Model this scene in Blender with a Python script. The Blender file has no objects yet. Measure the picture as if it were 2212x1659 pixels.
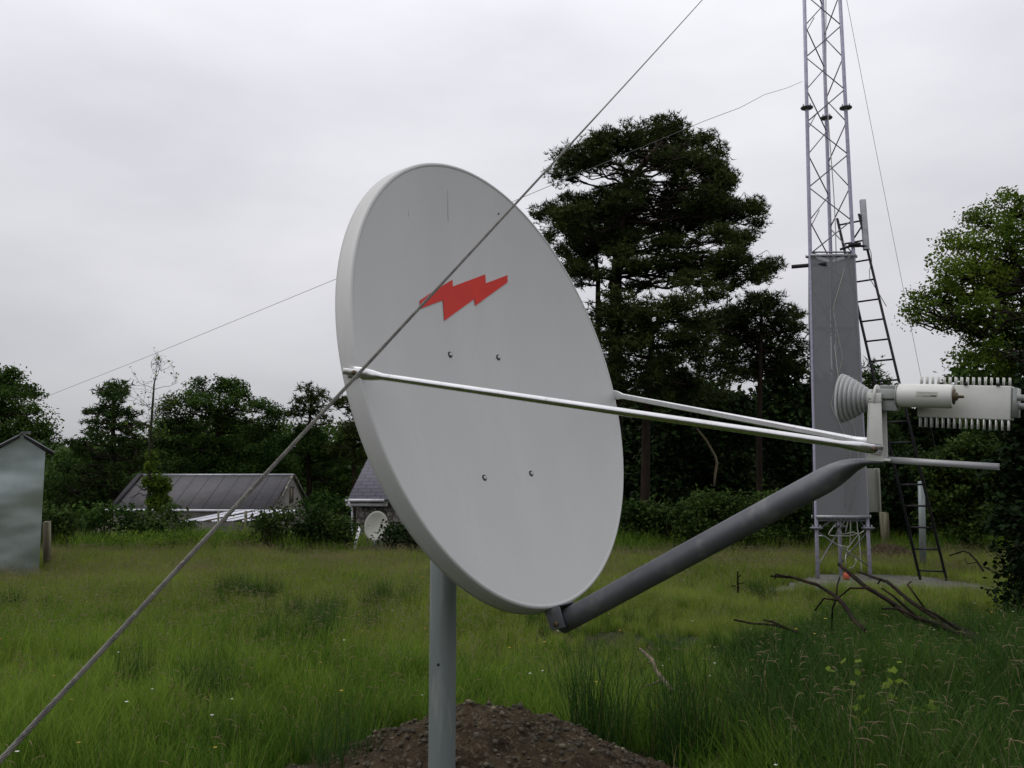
import bpy, math, random
import numpy as np
from mathutils import Vector
rng = np.random.default_rng(7)
random.seed(7)
scene = bpy.context.scene
ROOT = scene.collection
R = math.radians

# ------------------------------------------------------------------ camera
EYE = 1.6
FPX = 2000.0                     # focal length in pixels of a 2212 x 1659 view
PITCH = math.atan(215.5 / FPX)
cd = bpy.data.cameras.new('camera')
cd.sensor_width = 36.0
cd.lens = 36.0 * FPX / 2212.0
cd.clip_start = 0.05
cd.clip_end = 3000.0
cam = bpy.data.objects.new('camera', cd)
cam.location = (0, 0, EYE)
cam.rotation_euler = (math.pi / 2 + PITCH, 0, 0)
ROOT.objects.link(cam)
scene.camera = cam

# ------------------------------------------------------------------ light and exposure
SUN_EL, SUN_AZ = R(58), R(-100)          # azimuth from +y (view direction), clockwise
scene.view_settings.view_transform = 'Standard'
scene.view_settings.look = 'None'
scene.view_settings.exposure = 0.15
scene.view_settings.gamma = 1.0
w = bpy.data.worlds.new('World')
scene.world = w
w.use_nodes = True
nt = w.node_tree
nt.nodes.clear()
N = nt.nodes.new
out = N('ShaderNodeOutputWorld'); bg = N('ShaderNodeBackground')
sky = N('ShaderNodeTexSky'); sky.sky_type = 'NISHITA'; sky.sun_disc = False
sky.sun_elevation = SUN_EL; sky.sun_rotation = SUN_AZ
sky.air_density = 1.0; sky.dust_density = 2.0
tc = N('ShaderNodeTexCoord'); sep = N('ShaderNodeSeparateXYZ')
mp = N('ShaderNodeMapping'); mp.inputs['Scale'].default_value = (1.0, 1.0, 2.6)
nz = N('ShaderNodeTexNoise'); nz.inputs['Scale'].default_value = 2.1; nz.inputs['Detail'].default_value = 5; nz.inputs['Roughness'].default_value = .48
rampz = N('ShaderNodeValToRGB'); rampn = N('ShaderNodeValToRGB')
mul = N('ShaderNodeMixRGB'); mul.blend_type = 'MULTIPLY'; mul.inputs[0].default_value = 1
gain = N('ShaderNodeVectorMath'); gain.operation = 'SCALE'; gain.inputs['Scale'].default_value = 12.0
mix = N('ShaderNodeMixRGB'); mix.inputs[0].default_value = .95
er = rampz.color_ramp
er.elements[0].position = 0.0; er.elements[0].color = (.34, .34, .36, 1)
er.elements[1].position = 1.0; er.elements[1].color = (.90, .905, .93, 1)
e = er.elements.new(.10); e.color = (.45, .45, .47, 1)
e = er.elements.new(.25); e.color = (.60, .595, .625, 1)
e = er.elements.new(.52); e.color = (.745, .745, .785, 1)
en = rampn.color_ramp
en.elements[0].position = .30; en.elements[0].color = (.80, .80, .82, 1)
en.elements[1].position = .68; en.elements[1].color = (1.08, 1.08, 1.08, 1)
L = nt.links.new
L(tc.outputs['Generated'], sep.inputs[0]); L(tc.outputs['Generated'], mp.inputs[0]); L(mp.outputs[0], nz.inputs[0])
L(sep.outputs['Z'], rampz.inputs[0]); L(nz.outputs[0], rampn.inputs[0])
L(rampz.outputs[0], mul.inputs[1]); L(rampn.outputs[0], mul.inputs[2])
L(mul.outputs[0], gain.inputs[0]); L(sky.outputs[0], mix.inputs[1]); L(gain.outputs[0], mix.inputs[2])
L(mix.outputs[0], bg.inputs[0]); bg.inputs[1].default_value = 0.1
L(bg.outputs[0], out.inputs[0])
sl = bpy.data.lights.new('sun', 'SUN'); sl.energy = 0.7; sl.angle = R(35); sl.color = (1, .97, .93)
so = bpy.data.objects.new('sun', sl)
sd = Vector((math.sin(SUN_AZ) * math.cos(SUN_EL), math.cos(SUN_AZ) * math.cos(SUN_EL), math.sin(SUN_EL)))
so.rotation_euler = sd.to_track_quat('Z', 'Y').to_euler()
so.location = sd * 50
ROOT.objects.link(so)

# ------------------------------------------------------------------ helpers
def ray(x, y):
    a, b = (x - 1106) / FPX, (829.5 - y) / FPX
    return np.array([a, math.cos(PITCH) - b * math.sin(PITCH), math.sin(PITCH) + b * math.cos(PITCH)])
def at(x, y, d):
    return ray(x, y) * d + np.array([0, 0, EYE])
def gnd(x, y, z=0.0):
    v = ray(x, y)
    return v * ((z - EYE) / v[2]) + np.array([0, 0, EYE])
def nrm(v):
    v = np.asarray(v, float); return v / (np.linalg.norm(v) + 1e-12)

class MB:
    def __init__(s): s.v = []; s.f = []; s.n = 0; s.tint = []
    def add(s, v, f, tint=None):
        v = np.asarray(v, float).reshape(-1, 3); f = np.asarray(f, int)
        s.v.append(v); s.f.append(f + s.n); s.n += len(v)
        t = np.zeros(len(v)) if tint is None else np.broadcast_to(np.asarray(tint, float), (len(v),))
        s.tint.append(t)
        return s
    def box(s, c, h, ax=None):
        ax = np.eye(3) if ax is None else np.asarray(ax, float)
        k = np.array([(i, j, l) for i in (-1, 1) for j in (-1, 1) for l in (-1, 1)], float)
        v = np.asarray(c) + (k * np.asarray(h)) @ ax
        return s.add(v, [(0, 1, 3, 2), (4, 6, 7, 5), (0, 4, 5, 1), (2, 3, 7, 6), (0, 2, 6, 4), (1, 5, 7, 3)])
    def prism(s, poly, d):           # poly: (k,3) planar outline, d: extrusion vector
        p = np.asarray(poly, float); k = len(p)
        v = np.vstack([p, p + np.asarray(d)])
        b = s.n; s.add(v, [(i, (i + 1) % k, k + (i + 1) % k, k + i) for i in range(k)])
        s.f.append(np.array([list(range(b, b + k))[::-1]])); s.f.append(np.array([list(range(b + k, b + 2 * k))]))
        return s
    def tube(s, pts, r, seg=8, caps=True, ry=None, side=None, tint=None):
        p = np.asarray(pts, float); n = len(p)
        r = np.broadcast_to(np.asarray(r, float), (n,)); r2 = r if ry is None else np.broadcast_to(np.asarray(ry, float), (n,))
        t = np.gradient(p, axis=0); t /= np.linalg.norm(t, axis=1)[:, None] + 1e-12
        a = np.asarray(side, float) if side is not None else (np.array([0, 0, 1.]) if abs(t[0][2]) < .9 else np.array([1., 0, 0]))
        ph = np.arange(seg) * 2 * math.pi / seg
        V = []
        for i in range(n):
            e1 = a - t[i] * (a @ t[i]); e1 = nrm(e1); e2 = np.cross(t[i], e1)
            if side is None: a = e1
            V.append(p[i] + np.cos(ph)[:, None] * e1 * r[i] + np.sin(ph)[:, None] * e2 * r2[i])
        V = np.vstack(V); b = s.n
        i, j = np.meshgrid(np.arange(n - 1), np.arange(seg), indexing='ij'); j2 = (j + 1) % seg
        F = np.stack([i * seg + j, i * seg + j2, (i + 1) * seg + j2, (i + 1) * seg + j], -1).reshape(-1, 4)
        s.add(V, F, tint)
        if caps:
            s.f.append(np.array([[b + k for k in range(seg)][::-1]])); s.f.append(np.array([[b + (n - 1) * seg + k for k in range(seg)]]))
        return s
    def lathe(s, c, axis, prof, seg=32, side=None):   # prof: list of (along, radius)
        ax = nrm(axis); a = np.array([0, 0, 1.]) if abs(ax[2]) < .9 else np.array([1., 0, 0])
        e1 = nrm(a - ax * (a @ ax)); e2 = np.cross(ax, e1)
        ph = np.arange(seg) * 2 * math.pi / seg
        V = np.vstack([np.asarray(c) + ax * q + max(r, 1e-5) * (np.cos(ph)[:, None] * e1 + np.sin(ph)[:, None] * e2) for q, r in prof])
        n = len(prof)
        i, j = np.meshgrid(np.arange(n - 1), np.arange(seg), indexing='ij'); j2 = (j + 1) % seg
        return s.add(V, np.stack([i * seg + j, i * seg + j2, (i + 1) * seg + j2, (i + 1) * seg + j], -1).reshape(-1, 4))
    def mesh(s, name, mat, smooth=False):
        me = bpy.data.meshes.new(name)
        V = np.vstack(s.v); me.vertices.add(len(V)); me.vertices.foreach_set('co', V.ravel())
        loops = np.concatenate([f.ravel() for f in s.f]); tot = np.concatenate([np.full(len(f), f.shape[1]) for f in s.f])
        me.loops.add(len(loops)); me.loops.foreach_set('vertex_index', loops)
        me.polygons.add(len(tot)); st = np.concatenate([[0], np.cumsum(tot)[:-1]])
        me.polygons.foreach_set('loop_start', st); me.polygons.foreach_set('loop_total', tot)
        if smooth: me.polygons.foreach_set('use_smooth', np.ones(len(tot), bool))
        T = np.concatenate(s.tint)
        if np.any(T):
            at_ = me.attributes.new('tint', 'FLOAT', 'POINT'); at_.data.foreach_set('value', T)
        me.update(calc_edges=True); me.validate()
        if mat is not None: me.materials.append(mat)
        return me
    def build(s, name, mat, parent=None, smooth=False, bevel=0, autosmooth=False):
        me = s.mesh(name, mat, smooth)
        o = bpy.data.objects.new(name, me); ROOT.objects.link(o)
        if parent is not None:
            o.parent = parent
            o.matrix_parent_inverse = parent.matrix_world.inverted() if parent.type != 'EMPTY' else o.matrix_parent_inverse
            if parent.type == 'EMPTY' and parent.parent is None:
                o.location = -Vector(parent.location)
        if bevel:
            m = o.modifiers.new('bevel', 'BEVEL'); m.width = bevel; m.segments = 2; m.limit_method = 'ANGLE'
        return o
def tag(o, label=None, cat=None, group=None, kind=None):
    if label: o['label'] = label
    if cat: o['category'] = cat
    if group: o['group'] = group
    if kind: o['kind'] = kind
    return o
def thing(name, loc, label, cat, group=None):
    o = bpy.data.objects.new(name, None); o.empty_display_size = .2
    o.location = [float(c) for c in loc]; ROOT.objects.link(o)
    return tag(o, label, cat, group)

# ------------------------------------------------------------------ materials
def mat(name, col, rough=.6, metal=0.0, col2=None, scale=5.0, detail=4, bump=0.0, bscale=None, coords='Object', stretch=(1, 1, 1), lo=.35, hi=.65, spec=.5, col3=None, scale3=60):
    m = bpy.data.materials.new(name); m.use_nodes = True
    t = m.node_tree; b = t.nodes['Principled BSDF']
    if rough > .8: spec = .08
    b.inputs['Base Color'].default_value = (*col, 1); b.inputs['Roughness'].default_value = rough; b.inputs['Metallic'].default_value = metal
    b.inputs['Specular IOR Level'].default_value = spec
    c = t.nodes.new('ShaderNodeTexCoord'); mpn = t.nodes.new('ShaderNodeMapping'); mpn.inputs['Scale'].default_value = stretch
    t.links.new(c.outputs[coords], mpn.inputs[0])
    if col2 is not None:
        n = t.nodes.new('ShaderNodeTexNoise'); n.inputs['Scale'].default_value = scale; n.inputs['Detail'].default_value = detail
        r = t.nodes.new('ShaderNodeValToRGB'); r.color_ramp.elements[0].position = lo; r.color_ramp.elements[1].position = hi
        r.color_ramp.elements[0].color = (*col, 1); r.color_ramp.elements[1].color = (*col2, 1)
        t.links.new(mpn.outputs[0], n.inputs[0]); t.links.new(n.outputs[0], r.inputs[0])
        res = r.outputs[0]
        if col3 is not None:
            n3 = t.nodes.new('ShaderNodeTexNoise'); n3.inputs['Scale'].default_value = scale3; n3.inputs['Detail'].default_value = 3
            r3 = t.nodes.new('ShaderNodeValToRGB'); r3.color_ramp.elements[0].position = .55; r3.color_ramp.elements[1].position = .7
            t.links.new(mpn.outputs[0], n3.inputs[0]); t.links.new(n3.outputs[0], r3.inputs[0])
            mx = t.nodes.new('ShaderNodeMixRGB'); mx.inputs[2].default_value = (*col3, 1)
            t.links.new(r3.outputs[0], mx.inputs[0]); t.links.new(res, mx.inputs[1]); res = mx.outputs[0]
        t.links.new(res, b.inputs['Base Color'])
    if bump:
        n = t.nodes.new('ShaderNodeTexNoise'); n.inputs['Scale'].default_value = bscale or scale; n.inputs['Detail'].default_value = 4
        bp = t.nodes.new('ShaderNodeBump'); bp.inputs['Strength'].default_value = 1.0; bp.inputs['Distance'].default_value = bump
        t.links.new(mpn.outputs[0], n.inputs[0]); t.links.new(n.outputs[0], bp.inputs['Height']); t.links.new(bp.outputs[0], b.inputs['Normal'])
    return m

def leafmat(name, a, b_, dry=(.16, .13, .06), trans=.35, nscale=.6, rough=.7, spec=.06):
    """leaf or blade: colour varies by leaf ('tint' 0..1 picks a leaf's own colour, 2 = dry or brown), by plant and by patch of ground"""
    m = bpy.data.materials.new(name); m.use_nodes = True
    t = m.node_tree; t.nodes.clear(); n = t.nodes.new; l = t.links.new
    o = n('ShaderNodeOutputMaterial'); p = n('ShaderNodeBsdfPrincipled'); tr = n('ShaderNodeBsdfTranslucent'); ms = n('ShaderNodeMixShader')
    p.inputs['Roughness'].default_value = rough; p.inputs['Specular IOR Level'].default_value = spec
    ga = n('ShaderNodeAttribute'); ga.attribute_name = 'tint'
    geo = n('ShaderNodeNewGeometry'); ns = n('ShaderNodeTexNoise'); ns.inputs['Scale'].default_value = nscale; ns.inputs['Detail'].default_value = 3
    oi = n('ShaderNodeObjectInfo')
    l(geo.outputs['Position'], ns.inputs[0])
    s1 = n('ShaderNodeMath'); s1.operation = 'MULTIPLY_ADD'; l(ns.outputs[0], s1.inputs[0]); s1.inputs[1].default_value = 2.2; s1.inputs[2].default_value = -1.1
    s2 = n('ShaderNodeMath'); s2.operation = 'ADD'; l(s1.outputs[0], s2.inputs[0]); 
    cl = n('ShaderNodeMath'); cl.operation = 'MINIMUM'; cl.inputs[1].default_value = 1.0; l(ga.outputs['Fac'], cl.inputs[0]); l(cl.outputs[0], s2.inputs[1])
    s3 = n('ShaderNodeMath'); s3.operation = 'MULTIPLY_ADD'; l(oi.outputs['Random'], s3.inputs[0]); s3.inputs[1].default_value = .5; l(s2.outputs[0], s3.inputs[2])
    s4 = n('ShaderNodeMath'); s4.operation = 'SUBTRACT'; s4.use_clamp = True; l(s3.outputs[0], s4.inputs[0]); s4.inputs[1].default_value = .25
    mx = n('ShaderNodeMixRGB'); mx.inputs[1].default_value = (*a, 1); mx.inputs[2].default_value = (*b_, 1); l(s4.outputs[0], mx.inputs[0])
    gt = n('ShaderNodeMath'); gt.operation = 'GREATER_THAN'; gt.inputs[1].default_value = 1.5; l(ga.outputs['Fac'], gt.inputs[0])
    m2 = n('ShaderNodeMixRGB'); l(gt.outputs[0], m2.inputs[0]); l(mx.outputs[0], m2.inputs[1]); m2.inputs[2].default_value = (*dry, 1)
    l(m2.outputs[0], p.inputs['Base Color']); l(m2.outputs[0], tr.inputs['Color'])
    ms.inputs[0].default_value = trans; l(p.outputs[0], ms.inputs[1]); l(tr.outputs[0], ms.inputs[2]); l(ms.outputs[0], o.inputs[0])
    return m

M = {}
M['paint'] = mat('dish_paint', (.50, .50, .49), .45, 0, (.455, .455, .445), 2.2, stretch=(1.4, 1.4, .35), lo=.3, hi=.75, col3=(.47, .47, .455), scale3=24)
M['red'] = mat('red_vinyl', (.62, .030, .016), .5, 0, (.56, .028, .016), 9, spec=.2)
M['galv'] = mat('galvanised_steel', (.30, .31, .33), .42, .55, (.21, .215, .23), 7, detail=6, stretch=(1, 1, 1), col3=(.36, .37, .39), scale3=45)
M['galvdull'] = mat('dull_galvanised_steel', (.135, .14, .155), .48, .4, (.095, .10, .115), 4, detail=6, col3=(.18, .18, .185), scale3=13)
M['pole'] = mat('painted_steel_pole', (.22, .25, .25), .5, .3, (.16, .185, .182), 6.0, stretch=(1.5, 1.5, .18), lo=.3, hi=.7, col3=(.25, .275, .27), scale3=18)
M['strut'] = mat('bright_galvanised_tube', (.80, .80, .81), .22, 1.0, (.70, .70, .70), 9, bump=.0004, bscale=60, col3=(.62, .61, .58), scale3=40)
M['white'] = mat('white_powder_coat', (.60, .60, .57), .4, 0, (.52, .52, .48), 8, col3=(.56, .56, .52), scale3=30)
M['grey'] = mat('grey_cast_housing', (.33, .34, .33), .45, .2, (.26, .27, .26), 20)
M['horn'] = mat('grey_horn', (.36, .365, .36), .5, .15, (.31, .315, .31), 15)
M['dark'] = mat('dark_steel', (.010, .009, .013), .6, 0, (.022, .02, .024), 12, spec=.25)
M['black'] = mat('black_rubber', (.008, .008, .008), .6, 0, (.014, .014, .014), 9)
M['brass'] = mat('weathered_brass', (.07, .05, .03), .45, .6, (.13, .10, .055), 30)
M['cable'] = mat('steel_cable', (.125, .12, .10), .45, .4, (.07, .067, .058), 40, col3=(.19, .18, .155), scale3=200)
M['wire'] = mat('thin_wire', (.10, .10, .105), .5, .2, (.14, .14, .14), 5)
M['whitecable'] = mat('white_cable', (.5, .5, .47), .5, 0, (.4, .4, .38), 10)
M['mast'] = mat('mast_galvanised', (.40, .385, .50), .5, .3, (.30, .285, .37), 6, stretch=(1, 1, 3), col3=(.40, .39, .46), scale3=30)
M['brace'] = mat('mast_brace_steel', (.20, .195, .23), .5, .4, (.13, .13, .15), 8)
M['cabinet'] = mat('beige_cabinet', (.33, .33, .29), .5, 0, (.29, .29, .25), 4)
M['wood'] = mat('weathered_wood', (.20, .185, .13), .85, 0, (.12, .11, .075), 14, stretch=(1, 1, .15), bump=.004, bscale=30)
M['bark'] = mat('bark', (.030, .024, .018), .9, 0, (.022, .018, .014), 9, stretch=(1, 1, .3), bump=.02, bscale=14)
M['pinebark'] = mat('pine_bark', (.030, .021, .015), .9, 0, (.016, .012, .009), 8, stretch=(1, 1, .3), bump=.02, bscale=12)
M['palebark'] = mat('pale_bark', (.055, .055, .038), .9, 0, (.03, .03, .02), 12, stretch=(1, 1, .3))
M['deadwood'] = mat('dead_branch', (.022, .016, .012), .9, 0, (.011, .009, .007), 10, bump=.01, bscale=40, col3=(.04, .026, .016), scale3=9)
M['stick'] = mat('bare_stick', (.17, .14, .095), .9, 0, (.08, .065, .045), 25, bump=.004, bscale=60)
M['concrete'] = mat('concrete', (.15, .147, .135), .9, 0, (.105, .102, .095), 2.5, bump=.006, bscale=30, col3=(.08, .085, .065), scale3=5)
M['stone'] = mat('rubble_stone', (.20, .19, .165), .9, 0, (.10, .095, .085), 4.0, bump=.05, bscale=5, col3=(.26, .25, .22), scale3=7)
def rubble(m):
    t = m.node_tree; b = t.nodes['Principled BSDF']; v = t.nodes.new('ShaderNodeTexVoronoi'); v.feature = 'DISTANCE_TO_EDGE'; v.inputs['Scale'].default_value = 4.5
    c = t.nodes.new('ShaderNodeTexCoord'); r = t.nodes.new('ShaderNodeValToRGB'); r.color_ramp.elements[0].position = .03; r.color_ramp.elements[1].position = .12
    mx = t.nodes.new('ShaderNodeMixRGB'); mx.inputs[1].default_value = (.055, .05, .042, 1); src_ = b.inputs['Base Color'].links[0].from_socket
    t.links.new(c.outputs['Object'], v.inputs['Vector']); t.links.new(v.outputs['Distance'], r.inputs[0]); t.links.new(r.outputs[0], mx.inputs[0]); t.links.new(src_, mx.inputs[2]); t.links.new(mx.outputs[0], b.inputs['Base Color'])
rubble(M['stone'])
M['render'] = mat('old_lime_render', (.19, .18, .16), .9, 0, (.13, .125, .11), 1.6, bump=.01, bscale=12, col3=(.10, .095, .08), scale3=5)
M['feltroof'] = mat('dark_sheet_roof', (.085, .080, .086), .65, 0, (.068, .065, .069), 1.2, col3=(.095, .09, .096), scale3=3, spec=.25)
M['pvc'] = mat('white_gutter', (.62, .62, .64), .4, 0, (.5, .5, .52), 3)
M['tin'] = mat('white_tin_sheet', (.72, .72, .80), .4, .1, (.6, .6, .66), 2)
M['soil'] = mat('spoil_soil', (.058, .043, .026), .95, 0, (.026, .019, .012), 9, detail=8, bump=.04, bscale=34, col3=(.10, .083, .056), scale3=44)
M['stones'] = mat('gravel_stone', (.095, .082, .060), .9, 0, (.045, .040, .032), 7, col3=(.19, .165, .11), scale3=11)
M['ground'] = mat('meadow_ground', (.022, .033, .010), .95, 0, (.034, .030, .014), .8, detail=6, bump=.05, bscale=9, coords='Object', col3=(.018, .026, .009), scale3=5)
M['hill'] = mat('wooded_hill', (.030, .045, .028), .95, 0, (.050, .075, .035), .035, detail=8, bump=3.0, bscale=.09, col3=(.018, .03, .022), scale3=.12)
M['orange'] = mat('orange_plastic', (.42, .05, .02), .5, 0, (.34, .04, .02), 12)
M['cream'] = mat('pale_label', (.42, .41, .35), .5, 0, (.34, .33, .28), 60)

# slate roof: courses from a brick texture
def slate():
    m = mat('slate', (.13, .125, .16), .6); t = m.node_tree; b = t.nodes['Principled BSDF']
    br = t.nodes.new('ShaderNodeTexBrick'); c = t.nodes.new('ShaderNodeTexCoord')
    br.inputs['Color1'].default_value = (.095, .090, .120, 1); br.inputs['Color2'].default_value = (.078, .074, .098, 1); br.inputs['Mortar'].default_value = (.035, .033, .042, 1)
    br.inputs['Scale'].default_value = 1.0; br.inputs['Brick Width'].default_value = .55; br.inputs['Row Height'].default_value = .26; br.inputs['Mortar Size'].default_value = .022
    t.links.new(c.outputs['UV'], br.inputs[0]); t.links.new(br.outputs[0], b.inputs['Base Color'])
    return m
M['slate'] = slate()
def tinfoil():
    m = mat('bright_sheet_metal', (.38, .42, .41), .32, .9, (.24, .28, .27), 1.2)
    t = m.node_tree; b = t.nodes['Principled BSDF']; c = t.nodes.new('ShaderNodeTexCoord'); mp_ = t.nodes.new('ShaderNodeMapping')
    mp_.inputs['Scale'].default_value = (1.1, 1.1, 1.7)
    n = t.nodes.new('ShaderNodeTexNoise'); n.inputs['Scale'].default_value = .9; n.inputs['Detail'].default_value = 1.5
    bp = t.nodes.new('ShaderNodeBump'); bp.inputs['Distance'].default_value = .045; bp.inputs['Strength'].default_value = 1
    t.links.new(c.outputs['Object'], mp_.inputs[0]); t.links.new(mp_.outputs[0], n.inputs[0]); t.links.new(n.outputs[0], bp.inputs['Height']); t.links.new(bp.outputs[0], b.inputs['Normal'])
    return m
M['foil'] = tinfoil()
def meshscreen():
    m = bpy.data.materials.new('fine_wire_mesh'); m.use_nodes = True; t = m.node_tree
    b = t.nodes['Principled BSDF']; b.inputs['Roughness'].default_value = .6; b.inputs['Base Color'].default_value = (.165, .17, .178, 1)
    n = t.nodes.new('ShaderNodeTexNoise'); n.inputs['Scale'].default_value = 2.2; c = t.nodes.new('ShaderNodeTexCoord')
    r = t.nodes.new('ShaderNodeMapRange'); r.inputs['To Min'].default_value = .76; r.inputs['To Max'].default_value = .90
    wv = t.nodes.new('ShaderNodeTexWave'); wv.bands_direction = 'Z'; wv.inputs['Scale'].default_value = 9.0; wv.inputs['Distortion'].default_value = .6
    ad = t.nodes.new('ShaderNodeMath'); ad.operation = 'MULTIPLY_ADD'; ad.inputs[1].default_value = .07
    tr = t.nodes.new('ShaderNodeBsdfTransparent'); mx = t.nodes.new('ShaderNodeMixShader'); o = t.nodes['Material Output']
    l = t.links.new
    l(c.outputs['Object'], n.inputs[0]); l(c.outputs['Object'], wv.inputs[0]); l(n.outputs[0], r.inputs['Value']); l(wv.outputs['Fac'], ad.inputs[0]); l(r.outputs[0], ad.inputs[2])
    l(ad.outputs[0], mx.inputs[0]); l(tr.outputs[0], mx.inputs[1]); l(b.outputs[0], mx.inputs[2]); l(mx.outputs[0], o.inputs[0])
    return m
M['screen'] = meshscreen()
M['rail'] = mat('grey_painted_tube', (.36, .36, .37), .42, .2, (.30, .30, .31), 14)

M['grass'] = leafmat('grass_blades', (.030, .090, .007), (.180, .268, .034), dry=(.24, .20, .10), trans=.4, nscale=.42)
M['grassfar'] = leafmat('meadow_blades', (.092, .150, .018), (.240, .302, .048), dry=(.26, .22, .13), trans=.4, nscale=.42)
M['grasstall'] = leafmat('tall_lush_blades', (.010, .038, .005), (.056, .108, .018), dry=(.24, .19, .12), trans=.35, nscale=.8)
M['rush'] = leafmat('rush_stems', (.016, .050, .010), (.045, .090, .018), dry=(.13, .10, .05), trans=.2, nscale=2)
M['pineleaf'] = leafmat('pine_needles', (.015, .026, .007), (.060, .082, .021), trans=.12, nscale=.5)
M['spruceleaf'] = leafmat('spruce_needles', (.020, .044, .010), (.055, .092, .022), trans=.15, nscale=.6)
M['leafA'] = leafmat('broad_leaves', (.014, .038, .007), (.068, .118, .022), trans=.3, nscale=.5)
M['leafB'] = leafmat('light_broad_leaves', (.055, .100, .012), (.18, .250, .036), trans=.55, nscale=.7)
M['leafC'] = leafmat('dark_evergreen_leaves', (.008, .018, .005), (.026, .048, .012), trans=.12, nscale=.8)
M['leafD'] = leafmat('hedge_leaves', (.012, .028, .006), (.055, .090, .019), dry=(.08, .05, .03), trans=.3, nscale=1.2)
M['leafE'] = leafmat('very_dark_evergreen_leaves', (.003, .008, .002), (.010, .022, .006), trans=.05, nscale=.8)
M['petal_y'] = mat('yellow_petal', (.60, .42, .03), .6, 0, (.5, .3, .02), 30)
M['petal_w'] = mat('white_petal', (.65, .65, .58), .6, 0, (.55, .55, .5), 30)
M['petal_o'] = mat('orange_petal', (.60, .22, .02), .6, 0, (.5, .16, .02), 30)

# ------------------------------------------------------------------ ground
def height(x, y):
    x = np.asarray(x, float); y = np.asarray(y, float)
    h = .05 * np.sin(x * .9 + 1.3) * np.sin(y * .7) + .035 * np.sin(x * 1.9 + y * 1.3)
    s = np.clip((y - 25) / 15, 0, 1); s = s * s * (3 - 2 * s)
    far = np.clip((y - 70) / 200, 0, 1)
    return h * np.clip((40 - y) / 12, .0, 1) - 1.6 * s + far * 4
def grid(xs, ys, z=None):
    X, Y = np.meshgrid(xs, ys, indexing='ij'); Z = height(X, Y) if z is None else z(X, Y)
    V = np.stack([X, Y, Z], -1).reshape(-1, 3); nx, ny = len(xs), len(ys)
    i, j = np.meshgrid(np.arange(nx - 1), np.arange(ny - 1), indexing='ij')
    return V, np.stack([i * ny + j, (i + 1) * ny + j, (i + 1) * ny + j + 1, i * ny + j + 1], -1).reshape(-1, 4)
xs = np.concatenate([-np.geomspace(900, 26, 14), np.linspace(-25, 25, 126), np.geomspace(26, 900, 14)])
ys = np.concatenate([-np.geomspace(300, 6, 10), np.linspace(-5, 50, 138), np.geomspace(52, 1400, 22)])
tag(MB().add(*grid(xs, ys)).build('ground', M['ground'], smooth=True), kind='structure')
def hillz(X, Y):
    a = np.arctan2(X, Y)
    top = 15 + 5 * np.sin(a * 9 + 1) + 3 * np.sin(a * 23 + 2) + 1.5 * np.sin(a * 61)
    u = np.clip((np.hypot(X, Y) - 210) / 160, 0, 1)
    return -2 + (top + 6) * (u * u * (3 - 2 * u)) + .8 * np.sin(X * .31) * np.sin(Y * .27)
ang = np.linspace(-1.1, 1.1, 180); rad = np.linspace(205, 460, 24)
A, Rr = np.meshgrid(ang, rad, indexing='ij'); X, Y = np.sin(A) * Rr, np.cos(A) * Rr
i, j = np.meshgrid(np.arange(179), np.arange(23), indexing='ij')
tag(MB().add(np.stack([X, Y, hillz(X, Y)], -1).reshape(-1, 3), np.stack([i * 24 + j, i * 24 + j + 1, (i + 1) * 24 + j + 1, (i + 1) * 24 + j], -1).reshape(-1, 4)).build('hills', M['hill'], smooth=True), kind='structure')

# ------------------------------------------------------------------ satellite dish
DC = np.array([-.018, 3.834, .447 + EYE])
dn = np.array([.77863051, -.58190148, .23478755]); dt = np.array([.59147837, .80556148, .03498612]); du = np.array([-.20949428, .11163049, .97141689])
DA, DB, DD = .86, .95, .12
def LP(n_, t_, u_): return DC + dn * n_ + dt * t_ + du * u_
def sag(t_, u_): return -DD * (1 - (t_ / DA) ** 2 - (u_ / DB) ** 2)
POLE = np.array([-.292, 4.0, 0.0])
dish = thing('satellite_dish', POLE, 'big white offset satellite dish with a red lightning mark on a grey pole', 'satellite dish')
prof = [(r, -DD * (1 - r * r)) for r in np.linspace(0.002, .990, 26)]
prof += [(.9915, -.0005), (.996, .0015), (1.000, .002), (1.004, .001), (1.0075, -.002), (1.0095, -.006), (1.014, -.030), (1.018, -.055), (1.020, -.068), (1.016, -.071), (1.008, -.070), (.992, -.064), (.985, -.05)]
prof += [(r, -DD * (1 - r * r) - .014) for r in np.linspace(.96, .002, 16)]
seg = 160; ph = np.arange(seg) * 2 * math.pi / seg
mb = MB()
for q0, q1 in ((0, 26), (25, 28), (27, 31), (30, 34), (33, 36), (35, len(prof))):
    pr = prof[q0:q1]; k = len(pr)
    V = np.vstack([np.array([LP(z, DA * r * math.cos(a), DB * r * math.sin(a)) for a in ph]) for r, z in pr])
    i, j = np.meshgrid(np.arange(k - 1), np.arange(seg), indexing='ij'); j2 = (j + 1) % seg
    mb.add(V, np.stack([i * seg + j, i * seg + j2, (i + 1) * seg + j2, (i + 1) * seg + j], -1).reshape(-1, 4))
mb.build('reflector', M['paint'], dish, smooth=True)
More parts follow.
